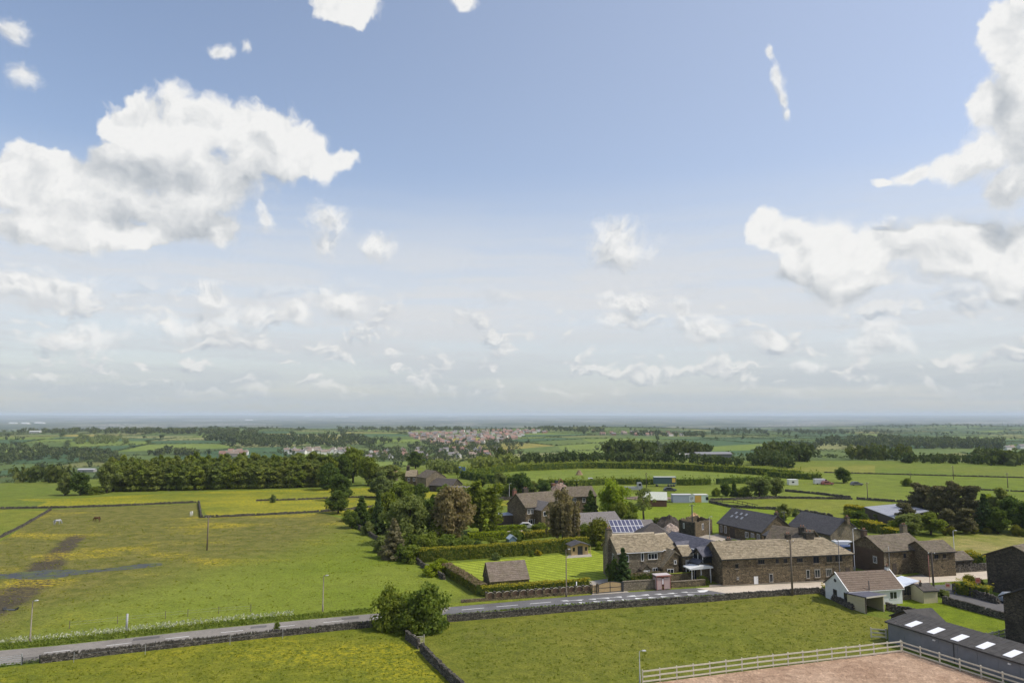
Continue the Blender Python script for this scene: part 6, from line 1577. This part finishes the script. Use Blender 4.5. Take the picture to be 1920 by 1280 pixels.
# trough and water in the left pasture
o = tag(MB().prism([(-.95, 0), (.95, 0), (1.05, .4), (.97, .4), (.88, .08), (-.88, .08), (-.97, .4), (-1.05, .4)], 'y', -.35, .35).build('water_trough', METAL_D, None, False, P(20, 1143)), 'low dark water trough at the left edge of the pasture', 'trough')
def puddle():
    wet = mat('wet_ground', lambda t, b: (setc(t, b, t.mix(t.ramp(t.noise(t.pos(), .35, 6, .75), .44, .60), (.060, .066, .078), (.095, .115, .026))), b.inputs['Roughness'].__setattr__('default_value', .75), b.inputs['Specular IOR Level'].__setattr__('default_value', .2)))
    top = [(-20, 1078), (40, 1072), (100, 1067), (160, 1068), (220, 1062), (270, 1056), (300, 1054), (306, 1058), (270, 1064), (220, 1069), (170, 1073), (130, 1078), (100, 1086), (60, 1086), (20, 1084), (-20, 1088)]
    pts = []
    for i, q in enumerate(top):
        r_ = top[(i + 1) % len(top)]
        for k in range(4): pts.append((q[0] + (r_[0] - q[0]) * k / 4 + random.uniform(-4, 4), q[1] + (r_[1] - q[1]) * k / 4 + random.uniform(-1.2, 1.2)))
    sheet('wet_ground', pts, .010, wet)
puddle()
# ------------------------------------------------------------------ ponies
def pony(px, pb, label, coat, mane, rz, graze=True, s=1.0):
    """one skinned body; mane and tail are its pieces"""
    b = P(px, pb); o = empty('pony', b, rz, label, 'horse'); o.scale = (s, s, s)
    V = [(-.70, 0, 1.22), (-.35, 0, 1.20), (.10, 0, 1.16), (.50, 0, 1.22), (.72, 0, 1.30)]
    rad = [.26, .30, .31, .29, .22]; E = [(0, 1), (1, 2), (2, 3), (3, 4)]
    def chain(start, pts, rs):
        k = start
        for p, r_ in zip(pts, rs): V.append(p); rad.append(r_); E.append((k, len(V) - 1)); k = len(V) - 1
    neck = [(.98, 0, 1.10), (1.18, 0, .72), (1.24, 0, .45), (1.36, 0, .16)] if graze else [(.98, 0, 1.58), (1.14, 0, 1.86), (1.36, 0, 1.80), (1.60, 0, 1.62)]
    chain(4, neck, [.18, .13, .13, .08])
    for y in (-.16, .16):
        chain(3, [(.55, y, .95), (.52 + y * .3, y, .52), (.55 + y * .3, y, .22), (.57 + y * .3, y, .02)], [.14, .075, .05, .065])
        chain(0, [(-.62, y * 1.1, .98), (-.55 - y * .3, y * 1.1, .72), (-.80 - y * .3, y * 1.1, .48), (-.74 - y * .3, y * 1.1, .22), (-.70 - y * .3, y * 1.1, .02)], [.18, .11, .07, .05, .065])
    me = bpy.data.meshes.new('pony'); me.from_pydata(V, E, []); t = bpy.data.objects.new('tmp', me); COL.objects.link(t)
    t.modifiers.new('s', 'SKIN'); ss = t.modifiers.new('u', 'SUBSURF'); ss.levels = 2; ss.render_levels = 2
    for sv, r_ in zip(me.skin_vertices[0].data, rad): sv.radius = (r_, r_)
    me.skin_vertices[0].data[1].use_root = True
    dg = bpy.context.evaluated_depsgraph_get(); m2 = bpy.data.meshes.new_from_object(t.evaluated_get(dg)); bpy.data.objects.remove(t)
    m2.materials.clear(); m2.materials.append(coat); m2.name = 'body'
    for f in m2.polygons: f.use_smooth = True
    bd = obj('body', m2, o)
    MB().tube([(-.92, 0, 1.28), (-1.05, 0, 1.05), (-1.06, 0, .55)], [.06, .09, .03], 8).build('tail', mane, o, True)
    h = neck[0], neck[1]
    MB().tube([(.70, 0, 1.50), (h[0][0] - .02, 0, h[0][2] + .2), (h[1][0] + .02, 0, h[1][2] + .16)], [.03, .06, .03], 6).build('mane', mane, o, True)
    for y in (-.08, .08): MB().tube([(neck[1][0], y, neck[1][2] + .06), (neck[1][0] - .04, y * 1.4, neck[1][2] + .26)], [.045, .01], 6).build('ear', coat, o, True)
pony(107, 983, 'white-grey pony standing in the left pasture', plain('grey_coat', (.36, .37, .40), .8), plain('pale_mane', (.40, .40, .42), .9), R(60), True, .95)
pony(182, 978, 'brown pony grazing in the left pasture', plain('bay_coat', (.13, .065, .03), .7), METAL_D, R(170), True, 1.0)
pony(359, 967, 'white pony grazing near the stone wall corner', plain('white_coat', (.70, .69, .64), .8), plain('white_mane', (.6, .58, .52), .9), R(100), True, .95)
# ------------------------------------------------------------------ far country: hedgerows, woods, village
def leaf_templates(n, q, seed, flat=.9):
    """low crowns of a few dozen leaf faces, unit height and width"""
    out = []
    for i in range(n):
        rng = np.random.default_rng(seed + i); cs, rs = crown_balls(1.0, 1.0, rng, .06, 9, .26, 'egg')
        V, F = clump(cs, rs, q, .15, rng, flat); V[:, 2] = np.maximum(V[:, 2], 0); out.append((V, F))
    return out
FAR_T = leaf_templates(6, 46, 900); FAR_S = leaf_templates(6, 20, 950)
def scatter(name, pts, hs, ws, kind, label, cat='trees', tpl=None, seed=5):
    """many far crowns as one mass"""
    tpl = tpl or FAR_T; rng = np.random.default_rng(seed); VV = []; FF = []; n0 = 0
    for p, h, w in zip(pts, hs, ws):
        V, F = tpl[rng.integers(len(tpl))]; a = rng.uniform(0, 6.28); c, s_ = math.cos(a), math.sin(a)
        X = (V[:, 0] * c - V[:, 1] * s_) * w + p[0]; Y = (V[:, 0] * s_ + V[:, 1] * c) * w + p[1]; Z = V[:, 2] * h + p[2]
        VV.append(np.stack([X, Y, Z], 1)); FF.append(F + n0); n0 += len(V)
    return tag(obj(name, mesh_np(name, np.vstack(VV), np.vstack(FF), [LEAF[kind]])), label, cat, kind='stuff')
def wood(poly, n, h, label, kind='hazy', wf=.85, seed=0, tpl=None):
    """trees over a patch of ground given as seen in the photograph"""
    rng = np.random.default_rng(seed + int(poly[0][0])); xs = [q[0] for q in poly]; ys = [q[1] for q in poly]; pts = []
    while len(pts) < n:
        x, y = rng.uniform(min(xs), max(xs)), rng.uniform(min(ys), max(ys))
        if inpoly(x, y, poly): q = P(x, y); pts.append((q.x, q.y, q.z - .3))
    hs = h * rng.uniform(.7, 1.2, n)
    return scatter('woodland', pts, hs, hs * wf * rng.uniform(.8, 1.3, n), kind, label, 'woodland', tpl, seed)
wood([(0, 811), (200, 813), (480, 814), (480, 810), (200, 808), (0, 806)], 260, 16, 'long dark belt of trees on the left skyline ridge')
wood([(385, 826), (480, 832), (560, 828), (480, 816), (400, 815)], 150, 16, 'dark wood on the slope left of the village')
wood([(140, 832), (240, 833), (230, 822), (150, 819)], 80, 11, 'scrubby wood on the far left slope', 'olive')
wood([(0, 868), (90, 862), (210, 868), (260, 872), (190, 850), (90, 842), (0, 836)], 150, 13, 'band of dark trees down the left valley')
wood([(290, 854), (365, 858), (365, 850), (300, 846)], 30, 13, 'clump of trees in the pale left field')
wood([(25, 905), (120, 906), (125, 894), (40, 893)], 34, 10, 'clump of trees below the left field')
wood([(634, 807), (780, 808), (900, 806), (780, 801), (640, 802)], 150, 17, 'dark wood on the ridge above the village')
wood([(420, 838), (640, 838), (760, 828), (640, 818), (480, 822)], 230, 14, 'belt of woodland left of the village')
wood([(600, 866), (760, 866), (980, 858), (980, 838), (800, 836), (660, 850)], 260, 11, 'trees among the houses of the lower village')
wood([(760, 838), (980, 838), (960, 828), (800, 828)], 70, 11, 'trees among the upper village houses')
wood([(1135, 856), (1320, 856), (1330, 849), (1240, 840), (1160, 842)], 190, 14, 'rounded dark wood in the middle distance')
wood([(960, 870), (1100, 866), (1250, 868), (1390, 876), (1390, 870), (1250, 861), (1100, 858), (980, 862)], 150, 6.5, 'line of bushy trees above the long field hedge')
wood([(1525, 838), (1700, 842), (1880, 842), (1880, 832), (1700, 824), (1560, 822)], 260, 16, 'large blue-dark wood in the right distance')
wood([(1440, 842), (1530, 844), (1530, 838), (1450, 836)], 60, 14, 'dark wood left of the large distant wood')
wood([(1590, 862), (1700, 864), (1690, 852), (1610, 852)], 60, 13, 'grove of trees in the right middle distance')
wood([(1440, 864), (1515, 866), (1510, 856), (1445, 855)], 44, 12, 'grove beyond the right fields')
wood([(1830, 872), (1915, 873), (1915, 864), (1840, 864)], 40, 11, 'trees at the far edge of the right field')
wood([(1400, 872), (1480, 878), (1480, 870), (1410, 866)], 24, 9, 'scrub beyond the right end of the long hedge')
wood([(1690, 868), (1840, 870), (1840, 866), (1700, 864)], 40, 7, 'low bushes along the far field edge')
wood([(880, 886), (960, 880), (960, 872), (890, 878)], 40, 8, 'bushy slope beyond the blue container', 'olive')
wood([(800, 886), (860, 890), (860, 882), (810, 880)], 24, 7, 'scrub right of the distant stone house', 'olive')
wood([(985, 806), (1130, 812), (1130, 806), (1000, 802)], 90, 13, 'trees along the ridge right of the village')
wood([(1180, 816), (1320, 820), (1320, 815), (1190, 811)], 80, 13, 'trees around the right-hand hamlet')
wood([(1330, 812), (1540, 815), (1700, 812), (1700, 808), (1500, 806), (1340, 806)], 160, 14, 'far belt of trees on the right ridge')
wood([(1600, 803), (1760, 800), (1920, 800), (1920, 794), (1760, 794), (1620, 798)], 140, 15, 'wooded far hill at the right')
wood([(215, 905), (420, 890), (600, 880), (600, 868), (420, 872), (230, 888)], 90, 11, 'trees on the slope behind the wood')
# hedgerows along the edges of the far fields
def hedgerows():
    rng = np.random.default_rng(11); low = []; high = []; na, nb = NX.shape
    for i in range(na):
        for j in range(nb):
            for di, dj in ((1, 0), (0, 1)):
                if i + di >= na or j + dj >= nb: continue
                a = np.array([NX[i, j], NY[i, j]]); b = np.array([NX[i + di, j + dj], NY[i + di, j + dj]]); m_ = (a + b) / 2; d = np.hypot(*m_)
                if m_[1] < 100 or d < 600 or d > 6200 or abs(m_[0]) > m_[1] * .86: continue
                if rng.random() < .30: continue
                L = np.hypot(*(b - a)); st = max(4.5, d / 170); n = int(L / st); thick = rng.random() < .10
                for k in range(n):
                    t = (k + rng.uniform(-.3, .3)) / n; p = a + (b - a) * t + rng.normal(size=2) * (2.5 if thick else .7)
                    if np.hypot(*p) < 580: continue
                    if rng.random() < .035 + .25 * thick: high.append((*p, tz(*p)))
                    else: low.append((*p, tz(*p), st))
    lo = np.array(low); hi = np.array(high)
    scatter('hedgerow', lo[:, :3], rng.uniform(1.8, 3.4, len(lo)), lo[:, 3] * 1.35, 'hazy', 'hedgerows dividing the far fields', 'hedgerow', FAR_S, 3)
    hh = rng.uniform(7, 13, len(hi)); scatter('hedgerow_trees', hi, hh, hh * rng.uniform(.7, 1.1, len(hi)), 'hazy', 'trees dotted along the far hedgerows', 'trees', FAR_T, 4)
hedgerows()
# village houses
def house_mesh(L, D, e, r_, wall, roof):
    m = MB(); m.prism([(-D / 2, -1), (D / 2, -1), (D / 2, e), (0, r_), (-D / 2, e)], 'x', -L / 2, L / 2, 0)
    m.prism([(-D / 2 - .3, e - .2), (0, r_ + .02), (D / 2 + .3, e - .2), (D / 2 + .3, e + .1), (0, r_ + .32), (-D / 2 - .3, e + .1)], 'x', -L / 2 - .25, L / 2 + .25, 1)
    m.box(L / 2 - 1.2, L / 2 - .4, -.5, .5, r_ - .5, r_ + 1.1, 0); return m.mesh('village_house', [wall, roof])
W_ = [paint('village_brick', (.33, .20, .15), .85), paint('village_white', (.66, .64, .60), .85), paint('village_stone', (.36, .31, .25), .85), paint('village_pink', (.42, .29, .23), .85)]
R_ = [paint('village_red_roof', (.30, .17, .13), .85), paint('village_grey_roof', (.20, .18, .18), .85), paint('village_brown_roof', (.25, .19, .15), .85)]
HM = [house_mesh(9 + i % 3 * 2, 7.5, 4.8, 7.6, W_[i % 4], R_[i % 3]) for i in range(8)]; HW = [house_mesh(10, 7.5, 4.8, 7.4, W_[1], R_[q]) for q in (1, 2)]
def village(poly, n, meshes, label, group, seed=1, gap=15):
    rng = random.Random(seed); xs = [q[0] for q in poly]; ys = [q[1] for q in poly]; got = []; tries = 0
    while len(got) < n and tries < 6000:
        tries += 1; x, y = rng.uniform(min(xs), max(xs)), rng.uniform(min(ys), max(ys))
        if not inpoly(x, y, poly): continue
        p = P(x, y)
        if any((p - q).length < gap for q in got): continue
        got.append(p); o = obj('village_house', rng.choice(meshes), None, p); o.rotation_euler = (0, 0, rng.choice((.3, .3, 1.87, .1, -.4)) + rng.uniform(-.1, .1))
        tag(o, label, 'house', group)
village([(760, 812), (850, 809), (975, 811), (985, 818), (940, 830), (880, 836), (790, 832)], 150, HM, 'far brick or stone house in the hillside village', 'houses of the hillside village', 2)
village([(535, 851), (660, 853), (660, 845), (540, 843)], 34, HW, 'pale house in the far row left of the village', 'pale row of far houses', 3, 11)
village([(670, 862), (960, 856), (960, 842), (700, 846)], 40, HM + HW * 2, 'house scattered among trees below the village', 'houses below the village', 4, 24)
village([(900, 808), (985, 807), (1060, 812), (985, 813)], 26, HM, 'far house along the ridge right of the village', 'houses on the ridge', 5, 16)
village([(1100, 815), (1290, 818), (1290, 813), (1110, 810)], 26, HW + HM, 'small far house in the right-hand hamlet', 'houses of the right-hand hamlet', 6, 22)
village([(410, 856), (480, 858), (480, 850), (420, 848)], 10, HM, 'house in the far left farmstead', 'houses of the left farmstead', 7, 14)
village([(1885, 843), (1915, 845), (1915, 839), (1890, 839)], 3, HW, 'white cottage in the far right wood', 'cottages in the right wood', 8, 14)
def big_shed(px, py, L, label, c, h=6, D=18, rz=.1):
    p = P(px, py); o = empty('far_shed', p, rz, label, 'barn'); MB().prism([(0, -1.5), (D, -1.5), (D, h), (D / 2, h + D * .12), (0, h)], 'x', -L / 2, L / 2).build('walls', paint('fs_' + label[:12], (c[0] * .7, c[1] * .7, c[2] * .7), .7), o)
    MB().prism([(-.5, h - .1), (D / 2, h + D * .12 + .02), (D + .5, h - .1), (D + .5, h + .2), (D / 2, h + D * .12 + .35), (-.5, h + .2)], 'x', -L / 2 - .4, L / 2 + .4).build('roof', paint('fsr_' + label[:12], c, .7), o)
big_shed(1340, 858, 26, 'long grey farm shed beyond the rounded wood', (.22, .22, .225), 2.6, 9)
big_shed(1285, 858, 9, 'shorter pale farm shed beside the long one', (.30, .29, .27), 2, 6)
big_shed(160, 885, 18, 'small grey farm shed below the left fields', (.40, .40, .40), 3, 8)
big_shed(64, 812, 30, 'tiny white building on the left ridge', (.7, .7, .68), 6, 12)
for px, py, L, lb in ((22, 794, 90, 'leftmost white warehouse on the far plain'), (45, 794.5, 80, 'second white warehouse on the far plain'), (72, 794, 110, 'third long white warehouse on the far plain'), (466, 788, 140, 'white warehouse left of centre on the far plain'), (848, 781, 420, 'bright white works on the horizon above the village'), (578, 781, 320, 'pale works on the horizon left of the village'), (640, 782, 420, 'long pale works on the horizon')):
    big_shed(px, py, L, lb, (.80, .80, .80), 20 if L > 250 else 10, 60, .05)
